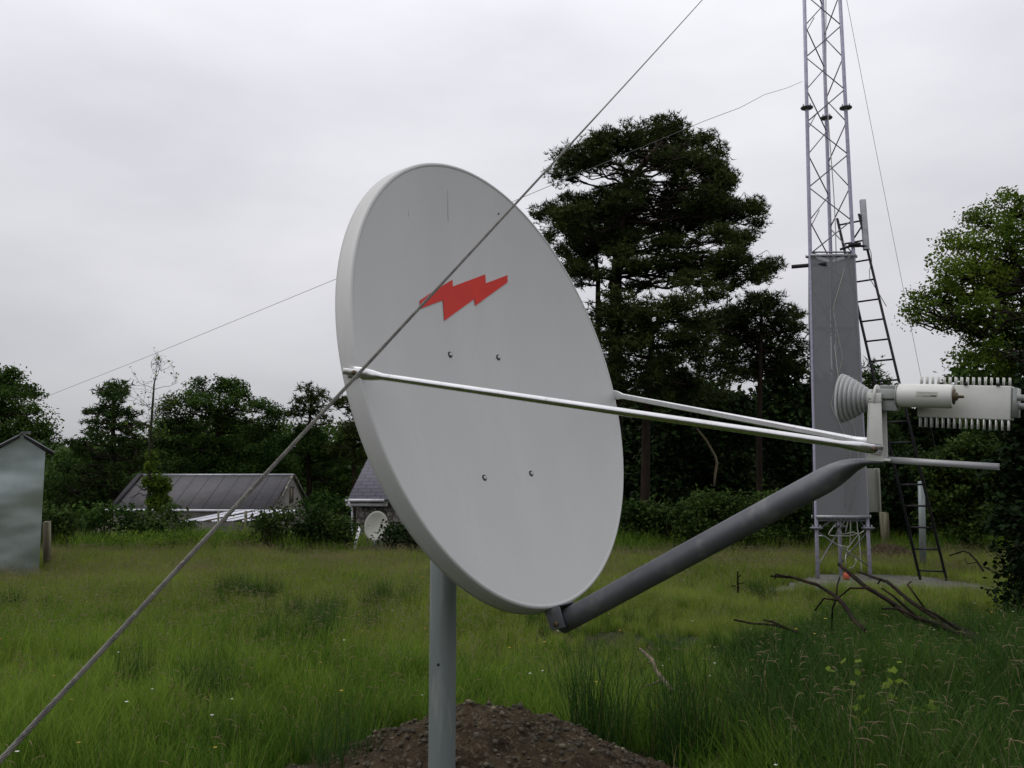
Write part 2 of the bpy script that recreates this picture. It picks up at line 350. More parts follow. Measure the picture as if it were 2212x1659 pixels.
# red mark: outline filled on the curved face
logo = np.array([(-.371, .284), (-.368, .317), (-.253, .380), (-.120, .447), (-.124, .417), (.115, .506), (.113, .465), (.271, .522), (.266, .488), (.019, .352), (.018, .382), (-.214, .257), (-.204, .346)])
import bmesh
def filled(poly, off, name, material, parent, thick=.0012):
    bm = bmesh.new(); vs = [bm.verts.new((a, b, 0)) for a, b in poly]; f = bm.faces.new(vs)
    bmesh.ops.triangulate(bm, faces=[f])
    for _ in range(3): bmesh.ops.subdivide_edges(bm, edges=bm.edges[:], cuts=1, use_grid_fill=True)
    for v in bm.verts: v.co = Vector(LP(sag(v.co.x, v.co.y) + off, v.co.x, v.co.y))
    me = bpy.data.meshes.new(name); bm.to_mesh(me); bm.free(); me.materials.append(material)
    o = bpy.data.objects.new(name, me); ROOT.objects.link(o); o.parent = parent; o.location = -Vector(parent.location)
    m = o.modifiers.new('solid', 'SOLIDIFY'); m.thickness = thick; m.offset = 0
    return o
filled(logo, .003, 'lightning_mark', M['red'], dish)
for k_, (a, b) in enumerate([(-.211, .113), (.125, .129), (-.178, -.407), (.152, -.398)]):
    c = LP(sag(a, b), a, b)
    MB().lathe(c, dn, [(-.001, .0125), (.0028, .0125), (.0035, .0115), (.0035, .0085)], 20).build('bolt_washer', M['dark'], dish)
    MB().lathe(c, dn, [(0, .008), (.0055, .008), (.0065, .006), (.0065, .0001)], 6).build('bolt', M['paint'], dish)
MB().lathe(LP(sag(.243, .803), .243, .803), dn, [(-.001, .004), (.003, .004), (.003, .0001)], 8).build('bolt', M['dark'], dish)
for pth in ([(-.107, .84), (-.108, .79), (-.111, .74), (-.113, .70)], [(-.387, .686), (-.384, .66)]):
    MB().tube([LP(sag(a, b) + .0003, a, b) for a, b in pth], [.0005] + [.0013] * (len(pth) - 2) + [.0005], 5).build('scratch', M['grey'], dish)
# pole and rear mount
MB().tube([POLE + (0, 0, -.3), POLE + (0, 0, .4), POLE + (0, 0, 1.2), POLE + (0, 0, 2.25)], .0565, 40).build('pole', M['pole'], dish, smooth=True)
mb = MB()
for s_ in (-1, 1):
    mb.box(LP(-.20, s_ * .16, -.12), (.045, .012, .42), [dn, dt, du])
    mb.box(LP(-.15, s_ * .30, -.02), (.02, .16, .02), [dn, dt, du])
mb.box(LP(-.24, 0, .10), (.02, .19, .03), [dn, dt, du]); mb.box(LP(-.24, 0, -.34), (.02, .19, .03), [dn, dt, du])
mb.build('mount_frame', M['galv'], dish, bevel=.003)
MB().lathe(POLE + (0, 0, 1.72), (0, 0, 1), [(0, .058), (0, .075), (.5, .075), (.5, .058)], 32).build('pole_clamp', M['galv'], dish, smooth=False)
hp = at(950, 1427, 3.93); hp = np.array([hp[0], POLE[1] - .0545, hp[2]])
MB().lathe(hp, (0, -1, 0), [(-.004, .006), (.0028, .006), (.0028, .0001)], 10).build('drain_hole', M['black'], dish)
# boom arm from below the reflector to the feed
cl_ = [(0, -1.020, .043, .043), (.1, -.995, .043, .043), (.6, -.868, .043, .043), (1.155, -.7285, .0425, .043), (1.195, -.7175, .039, .045), (1.232, -.7080, .0315, .049), (1.262, -.7025, .022, .053), (1.295, -.702, .0135, .040), (1.325, -.7085, .0095, .029), (1.352, -.716, .009, .028)]
P_ = np.array([LP(a, 0, b) for a, b, _, _ in cl_])
boom = MB().tube(P_, [c for *_, c, d in cl_], 36, ry=[d for *_, d in cl_], side=du).build('boom_arm', M['galvdull'], dish, smooth=True)
# U bracket at the lower end of the boom
bx_ = nrm(dn * .07 + du * .0); 
mb = MB()
q = np.array([(-.034, -.962), (.040, -.955), (.048, -1.036), (-.022, -1.037)])
for s_ in (-1, 1): mb.prism([LP(a, s_ * .047, b) for a, b in q], dt * s_ * .005)
mb.prism([LP(-.034, -.047, -.962), LP(.05, -.047, -.954), LP(.05, .047, -.954), LP(-.034, .047, -.962)], du * .005)
br = mb.build('boom_bracket', M['galvdull'], dish, bevel=.001)
for s_ in (-1, 1):
    MB().lathe(LP(.010, s_ * .052, -1.017), dt * s_, [(0, .011), (.008, .011), (.010, .008), (.010, .0001)], 12).build('bolt', M['brass'], dish)
# feed frame, turned 18.3 degrees down from the dish axis
g_ = R(18.3); f1 = dn * math.cos(g_) - du * math.sin(g_); f2 = dn * math.sin(g_) + du * math.cos(g_); FO = LP(1.338, 0, -.707)
FAX = np.array([f1, dt, f2])
def FP(x, y, z): return FO + f1 * x + dt * y + f2 * z
# side struts with flattened clevis ends
for s_, e_ in ((-1, FP(.012, -.037, .036)), (1, FP(.006, .037, .048))):
    a = LP(-.030, s_ * .882, -.030); ax = nrm(e_ - a); ln = np.linalg.norm(e_ - a)
    sv = np.cross(ax, dt * s_); sv = nrm(sv)
    pos = [0, .055, .085, .12, ln - .12, ln - .085, ln - .055, ln + .012]
    wd = [.021, .0215, .0185, .0130, .0130, .0155, .0168, .0165]; th = [.004, .004, .009, .0130, .0130, .009, .004, .004]
    st = MB().tube([a + ax * p for p in pos], wd, 20, ry=th, side=sv).build('support_strut', M['strut'], dish, smooth=True)
    for p in (.02, ln - .012):
        oo = nrm(np.cross(ax, sv)); oo = oo * (1 if oo @ dt * s_ > 0 else -1)
        MB().lathe(a + ax * p - oo * .004, oo, [(-.002, .009), (.014, .009), (.016, .006), (.016, .0001)], 6).build('bolt', M['brass'], dish)
    # flat tab inside the open end
    MB().box(a + ax * .03, (.05, .011, .0055), [ax, sv, np.cross(ax, sv)]).build('strut_end_tab', M['strut'], dish, bevel=.001)
# feed post: a U channel open to the front
mb = MB()
for s_ in (-1, 1):
    mb.prism([FP(-.024, s_ * .030, -.002), FP(.0255, s_ * .030, -.002), FP(.011, s_ * .030, .212), FP(-.024, s_ * .030, .212)], dt * (-s_) * .004)
mb.prism([FP(-.028, -.030, -.002), FP(-.0245, -.030, -.002), FP(-.0245, .030, -.002), FP(-.028, .030, -.002)], f2 * .214)
fb = mb.build('feed_post', M['white'], dish, bevel=.001)
MB().prism([FP(-.026, -.032, .186), FP(.0125, -.032, .186), FP(.0125, -.032, .215), FP(-.026, -.032, .215)], dt * .064).build('post_cap', M['white'], dish, bevel=.001)
MB().box(FP(.022, .004, .004), (.022, .030, .004), FAX).build('post_foot', M['white'], dish, bevel=.001)
mb = MB()
for zz, yy in ((.0128, 0), (-.0042, 0)): mb.box(FP(.19, 0, zz), (.158, .0105, .0012), FAX)
for s_ in (-1, 1): mb.box(FP(.19, s_ * .0105, .0043), (.158, .0012, .0097), FAX)
mb.build('square_tube_rail', M['rail'], dish)
# corrugated horn
hr = FP(-.119, 0, .1955)
steps = [(.081, .010), (.0775, .012), (.071, .012), (.064, .013), (.056, .013), (.048, .012), (.041, .010)]
pf = [(.012, .030), (.004, .060), (0, .0785), (0, .081)]; sx = 0
for r_, l_ in steps: pf += [(sx, r_), (sx + l_ * .62, r_ - .0012), (sx + l_ * .66, r_ - .0105), (sx + l_, r_ - .0105)]; sx += l_
pf += [(sx, .033), (sx + .02, .032), (sx + .02, .0001)]
MB().lathe(hr, f1, pf, 56).build('feed_horn', M['horn'], dish, smooth=False)
MB().lathe(FP(-.012, 0, .205), f1, [(0, .0001), (0, .038), (.006, .038), (.006, .0001)], 36).build('horn_flange', M['white'], dish)
# transducer and filter block
mb = MB(); mb.box(FP(.032, 0, .214), (.034, .024, .016), FAX); mb.box(FP(.032, 0, .236), (.028, .018, .006), FAX); mb.box(FP(.03, .01, .178), (.026, .02, .018), FAX)
tb = mb.build('waveguide_block', M['grey'], dish, bevel=.002)
for x_ in (.008, .03, .055): MB().lathe(FP(x_, -.014, .242), f2, [(0, .005), (.006, .005), (.006, .0001)], 6).build('bolt', M['dark'], dish)
c0 = FP(.058, -.004, .2105)
lnb = MB().lathe(c0, f1, [(0, .0001), (0, .034), (.003, .0365), (.028, .0368), (.030, .0372), (.150, .0372), (.156, .0350), (.160, .034), (.160, .0001)], 48).build('amplifier_can', M['white'], dish, smooth=False)
lnb.data.polygons.foreach_set('use_smooth', [p.area < .004 and abs(p.normal @ Vector(f1)) < .7 for p in lnb.data.polygons])
MB().lathe(c0 + f1 * .160, f1, [(0, .024), (.004, .024), (.006, .013), (.012, .012), (.012, .005), (.030, .004), (.030, .0001)], 20).build('connector', M['brass'], dish)
MB().lathe(c0 + f1 * -.004, f1, [(0, .020), (0, .040), (.004, .040), (.004, .02)], 8).build('amplifier_flange', M['grey'], dish)
def patch(name, a0, a1, b0, b1, material, rr=.0376, parent=dish):
    vv = []; nn = 8
    for b in np.linspace(b0, b1, nn):
        for a in (a0, a1):
            vv.append(c0 + f1 * a + rr * (-dt * math.cos(b) + f2 * math.sin(b)))
    return MB().add(vv, [(2 * i_, 2 * i_ + 1, 2 * i_ + 3, 2 * i_ + 2) for i_ in range(nn - 1)]).build(name, material, parent)
patch('label_plate', .060, .122, -.12, .32, M['cream'])
patch('label_print', .080, .100, -.09, -.01, M['grey'], .0379); patch('label_print', .064, .118, .20, .28, M['grey'], .0379); patch('label_print', .102, .119, -.07, .02, M['dark'], .0379)
# block transmitter with cooling fins
tx = MB().box(FP(.233, .1, .1975), (.132, .040, .052), FAX).build('transmitter_box', M['white'], dish, bevel=.003)
for nm, z0, z1 in (('upper_heat_sink', .2497, .2745), ('lower_heat_sink', .1453, .1135)):
    mb = MB()
    for i_ in range(16):
        x_ = .108 + i_ * .0168
        mb.box(FP(x_, .074, (z0 + z1) / 2), (.0018, .013, abs(z1 - z0) / 2), FAX)
    mb.build(nm, M['white'], tx)
    o = ROOT.objects[nm]; o.parent = tx; o.location = (0, 0, 0); o.matrix_parent_inverse.identity()
for x_ in (.17, .24, .33):
    MB().box(FP(x_, .0585, .253), (.005, .003, .004), FAX).build('clip', M['dark'], dish)
mb = MB().box(FP(.372, .115, .20), (.007, .045, .045), FAX); mb.lathe(FP(.376, .09, .215), f1, [(0, .01), (.02, .01), (.02, .0001)], 12); mb.lathe(FP(.376, .13, .19), f1, [(0, .01), (.025, .01), (.025, .0001)], 12)
mb.build('end_plate', M['grey'], dish)
mb = MB(); mb.box(FP(.09, .06, .19), (.03, .06, .012), FAX); mb.build('waveguide_arm', M['grey'], dish, bevel=.002)

# ------------------------------------------------------------------ spoil mound with stones
MC = (-.10, 4.75)
def moundz(x, y):
    r = np.hypot(x - MC[0], (y - MC[1]) * 1.05)
    b = .50 * np.exp(-(r / np.where(x < MC[0], .95, .85)) ** 2) 
    nzv = .022 * np.sin(x * 13 + 1) * np.sin(y * 11) + .014 * np.sin(x * 29 + y * 17) + .01 * np.sin(x * 47 - y * 41)
    return b + nzv * np.clip(b * 5, 0, 1) - .03
xs = np.linspace(-1.7, 1.7, 120) + MC[0]; ys = np.linspace(-1.6, 1.6, 110) + MC[1]
tag(MB().add(*grid(xs, ys, lambda a, b: moundz(a, b) + .006 * rng.standard_normal(a.shape))).build('soil_mound', M['soil'], smooth=True), 'low heap of dark brown soil around the foot of the dish pole', 'soil mound')
ico = bmesh.new(); bmesh.ops.create_icosphere(ico, subdivisions=1, radius=1)
IV = np.array([v.co[:] for v in ico.verts]); IF = np.array([[v.index for v in f.verts] for f in ico.faces]); ico.free()
mb = MB()
for _ in range(5200):
    r_, a = 1.06 * math.sqrt(rng.random()) * 1.15, rng.random() * 6.283
    x, y = MC[0] + r_ * math.cos(a), MC[1] + r_ * math.sin(a)
    s_ = .003 + .016 * rng.random() ** 5
    v = IV * (1 + .25 * rng.standard_normal((len(IV), 1))) * np.array([1, .8 + .3 * rng.random(), .6 + .3 * rng.random()]) * s_
    c_, sn = math.cos(a * 7), math.sin(a * 7); v = v @ np.array([[c_, sn, 0], [-sn, c_, 0], [0, 0, 1]])
    mb.add(v + (x, y, moundz(x, y) + s_ * .3), IF)
tag(mb.build('gravel', M['stones']), kind='stuff')

# ------------------------------------------------------------------ wires
def wire_pts(a, b, sagm, n=60):
    t = np.linspace(0, 1, n)[:, None]; p = np.asarray(a) * (1 - t) + np.asarray(b) * t
    p[:, 2] -= (4 * sagm * t * (1 - t))[:, 0]
    return p
GA, GB = at(0, 1643, 1.0), at(1722, -242, 16.5)
gdir = nrm(GB - GA); back = GA - gdir * (GA[2] / gdir[2] + .0)
full_len = np.linalg.norm(GB - back); sA = np.linalg.norm(GA - back)
guy = thing('guy_wire', back, 'thick twisted steel guy cable running diagonally up across the white dish', 'guy wire')
def on(s_):
    t = max(0.0, (s_ - sA) / (full_len - sA)); p = back + gdir * s_; p = p.copy(); p[2] -= 4 * .06 * t * (1 - t); return p
s0 = np.linalg.norm(GA - back) - .35; s1 = s0 + 3.1
mb = MB(); mb.tube([on(x) for x in np.linspace(0, s1, 60)], .0020, 8)
ss = np.linspace(s0, s1, 1100); e1 = nrm(np.cross(gdir, (0, 0, 1))); e2 = np.cross(gdir, e1)
cen = np.array([on(x) for x in ss])
for k_ in range(7):
    a = ss / .07 * 2 * math.pi + k_ * math.pi / 3.5
    mb.tube(cen + .0024 * (np.cos(a)[:, None] * e1 + np.sin(a)[:, None] * e2), .00100, 6, caps=False)
mb.build('cable_grip', M['cable'], guy, smooth=True)
MB().tube([on(x) for x in np.linspace(s1 - .02, full_len, 80)], .0029, 8).build('strand', M['cable'], guy, smooth=True)
a1 = [(1733, 176), (1700, 190), (1650, 205), (1600, 232), (1520, 262), (1310, 350), (1120, 430), (730, 601), (310, 774), (84, 863)]
dep = [1 / (1 / 16.0 * (1 - u) + 1 / 43.0 * u) for u in [(1733 - x) / (1733 - 84) for x, _ in a1]]
tag(MB().tube([at(x, y, d) for (x, y), d in zip(a1, dep)], np.linspace(.0032, .0075, len(a1)), 5).build('aerial_wire', M['wire']), 'thin sagging wire from the mast, behind the dish, to the leafy tree by the hut', 'wire')
tag(MB().tube(wire_pts(at(1800, -150, 16.4), at(2066, 1190, 22), .15), .0042, 5).build('guy_wire', M['wire']), 'thin guy wire descending from the mast to the ground behind the fins of the transmitter', 'guy wire')

# ------------------------------------------------------------------ lattice mast
MX, MY = 5.415, 15.35
def leg(kx, h):
    w_ = .862 - .0238 * h
    return np.array({'L': (MX - w_ / 2, MY, h), 'R': (MX + w_ / 2, MY, h), 'B': (MX + .15, MY + .66 * w_, h)}[kx])
mast = thing('lattice_mast', (MX, MY, 0), 'tall three legged galvanised lattice mast with mesh guard on a concrete base', 'mast')
TOP = 14.0
for kx in 'LRB':
    lg = MB().tube([leg(kx, h) for h in (-.1, .9, 4, 8, TOP)], .031, 14).build('leg', M['mast'], mast, smooth=True)
    for h in (.88, 8.04):
        c = leg(kx, h); f_ = MB().lathe(c, (0, 0, 1), [(-.035, .04), (-.014, .10), (-.002, .105), (-.002, .107), (.0, .107), (.0, .1), (.014, .1), (.014, .03)], 16)
        for q_ in range(4):
            a = q_ * 1.57 + .5; f_.lathe(c + (math.cos(a) * .08, math.sin(a) * .08, .014), (0, 0, 1), [(0, .012), (.035, .010), (.035, .0001)], 6)
        o = f_.build('flange', M['brace'], mast); o.parent = lg; o.location = (0, 0, 0)
hb = .58; nb = int(TOP / hb)
for a, b in (('L', 'R'), ('R', 'B'), ('B', 'L')):
    for q_ in range(nb):
        h0, h1 = .25 + q_ * hb, .25 + (q_ + 1) * hb
        if h1 > TOP: break
        p, q = (leg(a, h0), leg(b, h1)) if q_ % 2 else (leg(b, h0), leg(a, h1))
        MB().tube([p, q], .0105, 6).build('brace', M['brace'], mast)
    for h in (1.0, 4.2, 5.5):
        MB().tube([leg(a, h), leg(b, h)], .014, 6).build('horizontal_brace', M['brace'], mast)
for q_ in range(5):
    h = 5.9 + q_ * 1.74; MB().tube([leg('L', h), (leg('L', h + .3) + leg('B', h + .5)) / 2], .008, 5).build('brace', M['brace'], mast)
Z0, Z1 = 1.04, 5.45
for a, b, off in (('L', 'R', (0, -.045, 0)), ('R', 'B', (.04, .02, 0)), ('B', 'L', (-.04, .02, 0))):
    n_, V = 10, []
    for h in np.linspace(Z0, Z1, 28):
        for q_ in range(n_ + 1):
            t = q_ / n_; p = leg(a, h) * (1 - t) + leg(b, h) * t + off
            V.append(p + np.array(off) * .25 * math.sin(h * 2.2 + t * 5) )
    sc = MB().add(V, [(r_ * (n_ + 1) + c, r_ * (n_ + 1) + c + 1, (r_ + 1) * (n_ + 1) + c + 1, (r_ + 1) * (n_ + 1) + c) for r_ in range(27) for c in range(n_)]).build('mesh_guard', M['screen'], mast, smooth=True)
    for h, r_ in ((Z0 + .02, .028), (Z1 - .02, .022)):
        mb = MB().box((leg(a, h) + leg(b, h)) / 2 + np.array(off) * 1.45, (np.linalg.norm(leg(a, h) - leg(b, h)) / 2 + .02, .006, r_), [nrm(leg(b, h) - leg(a, h)), nrm(np.cross((0, 0, 1), leg(b, h) - leg(a, h))), (0, 0, 1)])
        o = mb.build('guard_rail', M['galv'], mast); o.parent = sc; o.location = (0, 0, 0)
# down cable inside the mast
MB().tube([(MX + .12 + .03 * math.sin(h * 1.3), MY + .2, h) for h in np.linspace(5.2, TOP, 24)], .009, 6).build('down_cable', M['whitecable'], mast, smooth=True)
for pts_ in ([(.16, 5.2), (-.04, 4.5), (.10, 3.7), (-.16, 2.9), (.18, 2.2), (.04, 1.2)], [(-.05, 3.9), (.02, 3.1), (.24, 2.5), (.30, 1.9), (.12, 1.15)]):
    MB().tube([(MX + a + .02 * math.sin(b * 5), MY - .075 - .01 * math.sin(b * 3), b) for a, b in pts_], .005, 5).build('loose_lead', M['cabinet'], mast, smooth=True)
# pipe stub through the mast
ps = leg('L', 5.28)
tag(MB().tube([ps + (.25, -.05, 0), ps + (-.02, .035, 0), ps + (-.29, .10, -.01)], .034, 14).build('pipe_stub', M['dark'], smooth=True), 'short dark pipe sticking out of the left mast leg above the mesh guard', 'pipe')
# panel antenna and bracket
an = thing('panel_antenna', at(1869, 538, 15.6), 'narrow upright grey panel antenna bracketed beside the right mast leg', 'antenna')
up_, dn_ = at(1863.5, 432, 16.0), at(1871.5, 540, 15.7)
axz = nrm(up_ - dn_)
MB().box((up_ + dn_) / 2, (.048, .03, np.linalg.norm(up_ - dn_) / 2), [(1, 0, 0), nrm(np.cross(axz, (1, 0, 0))), axz]).build('radome', M['galv'], an, bevel=.006)
mb = MB(); rl = leg('R', 5.62)
mb.tube([rl + (-.2, .06, -.06), rl + (0, 0, 0), dn_ + (0, 0, .06)], .022, 8); mb.box(rl + (.02, -.02, 0), (.09, .05, .03))
mb.tube([leg('R', 5.75) + (.03, 0, 0), (up_ + dn_) / 2 + (-.03, 0, 0)], .014, 8)
mb.build('bracket', M['dark'], an)
MB().tube([at(x, y, 15.7) for x, y in [(1876, 530), (1882, 548), (1883, 565), (1878, 585), (1879, 602), (1890, 620), (1902, 640), (1915, 662)]], .006, 5).build('loose_cable', M['wire'], an, smooth=True)
# ladder
lb = at(1990.5, 1263, 14.95); lt = at(1808.5, 472, 16.1); wv = np.array([.335, -.2, 0.0]); wt = np.array([.305, -.2, .02])
lad = thing('ladder', lb, 'long dark metal ladder leaning against the right side of the lattice mast', 'ladder')
for o_, o2 in ((np.zeros(3), np.zeros(3)), (wv, wt)):
    ax = nrm(lt + o2 - lb - o_)
    MB().box((lb + o_ + lt + o2) / 2, (np.linalg.norm(lt + o2 - lb - o_) / 2, .018, .034), [ax, nrm(wv), np.cross(ax, nrm(wv))]).build('rail', M['dark'], lad)
nl = int(np.linalg.norm(lt - lb) / .335)
for q_ in range(nl):
    t = (q_ + .65) / nl; p = lb * (1 - t) + lt * t; ww = wv * (1 - t) + wt * t
    MB().tube([p, p + ww], .0155, 8).build('rung', M['dark'], lad)
# concrete base
sl_ = [(3.75, 13.9), (4.3, 13.5), (5.0, 13.75), (5.7, 13.5), (6.6, 13.6), (7.4, 14.2), (7.2, 15.4), (6.4, 16.3), (5.2, 16.4), (4.6, 15.5), (4.0, 14.5)]
tag(MB().prism([(x, y, -.1) for x, y in sl_], (0, 0, .16)).build('concrete_slab', M['concrete'], bevel=.03), 'broken edged concrete slab in the grass under the lattice mast', 'slab')
# cabinet behind the mast
cb = at(1884, 1106, 15.95)
cab = thing('equipment_cabinet', cb, 'beige metal equipment cabinet hung on the back of the lattice mast', 'cabinet')
MB().box(at(1880, 1059, 15.95), (.135, .09, .37)).build('housing', M['cabinet'], cab, bevel=.008)
MB().box(at(1896, 1059, 15.9), (.012, .10, .375)).build('door', M['cabinet'], cab, bevel=.004)
MB().box(at(1899, 1060, 15.85), (.004, .02, .03)).build('handle', M['dark'], cab)
# loose white cables at the mast foot
def zz(x, y): return ((1980 + x * .14465) * .8641, (1240 + y * .14465) * .8641)
cbl = [[(870, 385), (740, 500), (650, 620), (632, 665)], [(935, 395), (850, 520), (775, 610)], [(970, 395), (945, 540), (925, 620)], [(1012, 395), (1010, 640), (1000, 830)],
       [(1118, 395), (1128, 560), (1150, 660), (1165, 800), (1180, 1000), (1190, 1180), (1210, 1320)], [(430, 685), (520, 685), (580, 700)], [(650, 680), (760, 690), (1000, 690), (1090, 660), (1130, 640)],
       [(800, 590), (870, 660), (1060, 625), (1130, 650), (1160, 700)], [(1240, 600), (1150, 660), (1060, 770), (960, 900), (935, 985), (1040, 930), (1150, 790), (1165, 690)],
       [(800, 845), (880, 865), (970, 880)], [(935, 1000), (920, 1100), (940, 1210)], [(1095, 1060), (1110, 1130), (1080, 1200), (1020, 1250), (990, 1235)]]
cs = thing('cable_bundle', (MX, MY, .1), 'tangle of loose white cables hanging between the legs at the mast foot', 'cables')
for c in cbl: MB().tube([at(*zz(x, y), 15.55 + .1 * math.sin(x * .02)) for x, y in c], .0085, 6).build('cable', M['whitecable'], cs, smooth=True)
oc = at(*zz(940, 1400), 14.9)
tag(MB().lathe((oc[0], oc[1], .07), (0, 0, 1), [(0, .0001), (0, .045), (.02, .055), (.08, .052), (.10, .035), (.105, .025), (.125, .022), (.125, .0001)], 14).build('plastic_jar', M['orange'], smooth=True), 'small orange red plastic jar on the slab under the mast', 'jar')

# ------------------------------------------------------------------ posts
def post(name, px, y0, y1, d, wpx, material, label, cat, group=None, rnd=False):
    a, b = at(px[0], y0, d), at(px[1], y1, d); r_ = wpx * d / FPX / 2; b = b.copy(); b[2] = min(b[2], float(height(b[0], b[1]))) - .1
    mb = MB()
    if rnd: mb.tube([b, (a + b) / 2, a], r_, 18)
    else: mb.prism([a + (-r_, -r_, 0), a + (r_, -r_, 0), a + (r_, r_, .02), a + (-r_, r_, .02)], b - a)
    return tag(mb.build(name, material, smooth=rnd), label, cat, group)
post('steel_post', (1990, 1994), 1040, 1232, 17.2, 14, M['pole'], 'plain round grey steel post behind the foot of the ladder', 'post', rnd=True)
post('fence_post', (101, 103), 1128, 1235, 17.0, 12, M['wood'], 'pale square timber fence post just beside the metal hut', 'post', 'timber fence posts')
post('fence_post', (237, 236), 1121, 1168, 24.5, 7, M['wood'], 'thin timber fence post in front of the bushes left of the barn', 'post', 'timber fence posts')
post('fence_post', (1909, 1913), 1108, 1152, 21.5, 15, M['wood'], 'greenish timber fence post behind the beige mast cabinet', 'post', 'timber fence posts')
post('fence_post', (1944, 1944), 1095, 1150, 22.5, 6, M['wood'], 'thin timber fence post seen through the ladder rungs', 'post', 'timber fence posts')
post('fence_post', (531, 531), 1105, 1132, 24.0, 5, M['wood'], 'dark slim fence post in front of the right part of the white tin roof', 'post', 'timber fence posts')
post('fence_post', (472, 472), 1105, 1130, 24.0, 3.5, M['wood'], 'very thin fence stake in front of the white tin roof beside the cable', 'post', 'timber fence posts')
pl = thing('pallet', at(222, 1155, 25.0), 'old grey timber pallet standing among the bushes left of the barn', 'pallet')
for q_ in range(7): MB().box(at(206 + q_ * 8, 1146, 25), (.03, .012, .24)).build('slat', M['wood'], pl)
MB().box(at(230, 1135, 25.05), (.36, .02, .035)).build('rail', M['wood'], pl); MB().box(at(230, 1156, 25.05), (.36, .02, .035)).build('rail', M['wood'], pl)
pk = thing('leaning_plank', at(768, 1187, 22.5), 'long white board leaning beside the small spare dish', 'board')
a, b = at(778, 1136, 22.8), at(764, 1190, 22.3); ax = nrm(a - b); sx_ = nrm(np.cross(ax, (0, 1, 0)))
MB().box((a + b) / 2, (np.linalg.norm(a - b) / 2, .035, .015), [ax, sx_, np.cross(ax, sx_)]).build('board', M['pvc'], pk, bevel=.003)
MB().box((a + b) / 2 + np.array([-.01, -.03, -.05]), (.03, .05, .02), [ax, sx_, np.cross(ax, sx_)]).build('clip', M['dark'], pk)

# ------------------------------------------------------------------ metal hut
hc = at(30, 1250, 15.6); hc[2] = 0; vd = nrm((hc[0], hc[1], 0)); hx = np.array([vd[1], -vd[0], 0.])
def HP(a, b, z): return hc + hx * a + vd * b + np.array([0, 0, z])
hut = thing('metal_hut', hc, 'small tall hut clad in dented shiny sheet metal in the grass', 'hut')
HW, HE, HR, HD = .370, 2.20, 2.43, 1.15
nx, nzv = 14, 30; V = []; F = []
for q_ in range(nzv + 1):
    for p_ in range(nx + 1):
        x = -HW + 2 * HW * p_ / nx; zt = HE + (HR - HE) * (1 - abs(x) / HW); z = .06 + (zt - .06) * q_ / nzv
        V.append(HP(x, -.034 - .012 * math.sin(z * 2.6 + x * 2) * math.cos(x * 3 + 1) - .006 * math.sin(z * 5.3 - x * 3), z))
F = [(q_ * (nx + 1) + p_, q_ * (nx + 1) + p_ + 1, (q_ + 1) * (nx + 1) + p_ + 1, (q_ + 1) * (nx + 1) + p_) for q_ in range(nzv) for p_ in range(nx)]
MB().add(V, F).build('gable_sheet', M['foil'], hut, smooth=True)
MB().prism([HP(-HW, 0, .05), HP(HW, 0, .05), HP(HW, 0, HE - .01), HP(0, 0, HR - .01), HP(-HW, 0, HE - .01)], vd * HD).build('wall', M['galvdull'], hut)
for s_ in (-1, 1):
    sl2 = (HR - HE) / HW; e_ = HW + .145
    MB().prism([HP(0, -.10, HR + .012), HP(s_ * e_, -.10, HR - sl2 * e_ + .012), HP(s_ * e_, -.10, HR - sl2 * e_ + .032), HP(0, -.10, HR + .034)], vd * (HD + .2)).build('roof_sheet', M['galv'], hut)
    MB().prism([HP(s_ * .03, -.085, HR - .05), HP(s_ * (e_ - .01), -.085, HR - sl2 * (e_ - .01) - .05), HP(s_ * (e_ - .01), -.085, HR - sl2 * e_ + .008), HP(s_ * .03, -.085, HR - .012)], vd * .02).build('bargeboard', M['dark'], hut)
MB().prism([HP(-.03, -.14, HR + .035), HP(.13, -.14, HR + .05), HP(.13, -.14, HR + .056), HP(-.03, -.14, HR + .043)], vd * .6).build('loose_ridge_sheet', M['galv'], hut)
mb = MB()
for q_ in range(9):
    x = -HW + .05 + q_ * .1; mb.add(IV * (.055, .06, .045) * (1 + .2 * rng.standard_normal((len(IV), 1))) + HP(x, .05, .03), IF)
mb.build('stone_footing', M['stone'], hut)

# ------------------------------------------------------------------ barn
def slab_(mb, a, b, c, d, th):  # quad sheet with thickness along its normal
    n_ = nrm(np.cross(np.asarray(b) - a, np.asarray(d) - a)); return mb.prism([a, b, c, d], n_ * -th)
dB = 41.5
e0, e1 = at(237, 1100, dB + .4), at(592, 1101.5, dB - .4)
bx = nrm((e1 - e0) * (1, 1, 0)); by = np.array([-bx[1], bx[0], 0]); BL = np.linalg.norm((e1 - e0)[:2])
ze = e0[2]; RZ = 1.50; HWB = 2.45
gb = -2.0
def BP(a, b, z): return np.array([e0[0], e0[1], 0]) + bx * a + by * b + np.array([0, 0, z])
barn = thing('stone_barn', BP(BL / 2, HWB, gb), 'long low stone barn with a grey sheet roof behind the hedge', 'barn')
mb = MB()
mb.prism([BP(BL - .1, .12, gb), BP(BL - .1, 2 * HWB - .12, gb), BP(BL - .1, 2 * HWB - .12, ze - .06), BP(BL - .1, HWB, ze + RZ - .02), BP(BL - .1, .12, ze - .06)], -bx * .4)
mb.prism([BP(.1, .12, gb), BP(.1, 2 * HWB - .12, gb), BP(.1, 2 * HWB - .12, ze - .06), BP(.1, HWB, ze + RZ - .02), BP(.1, .12, ze - .06)], bx * .4)
mb.prism([BP(.5, .12, gb), BP(BL - .5, .12, gb), BP(BL - .5, .12, ze - .06), BP(.5, .12, ze - .06)], by * .4)
mb.prism([BP(.5, 2 * HWB - .12, gb), BP(BL - .5, 2 * HWB - .12, gb), BP(BL - .5, 2 * HWB - .12, ze - .06), BP(.5, 2 * HWB - .12, ze - .06)], -by * .4)
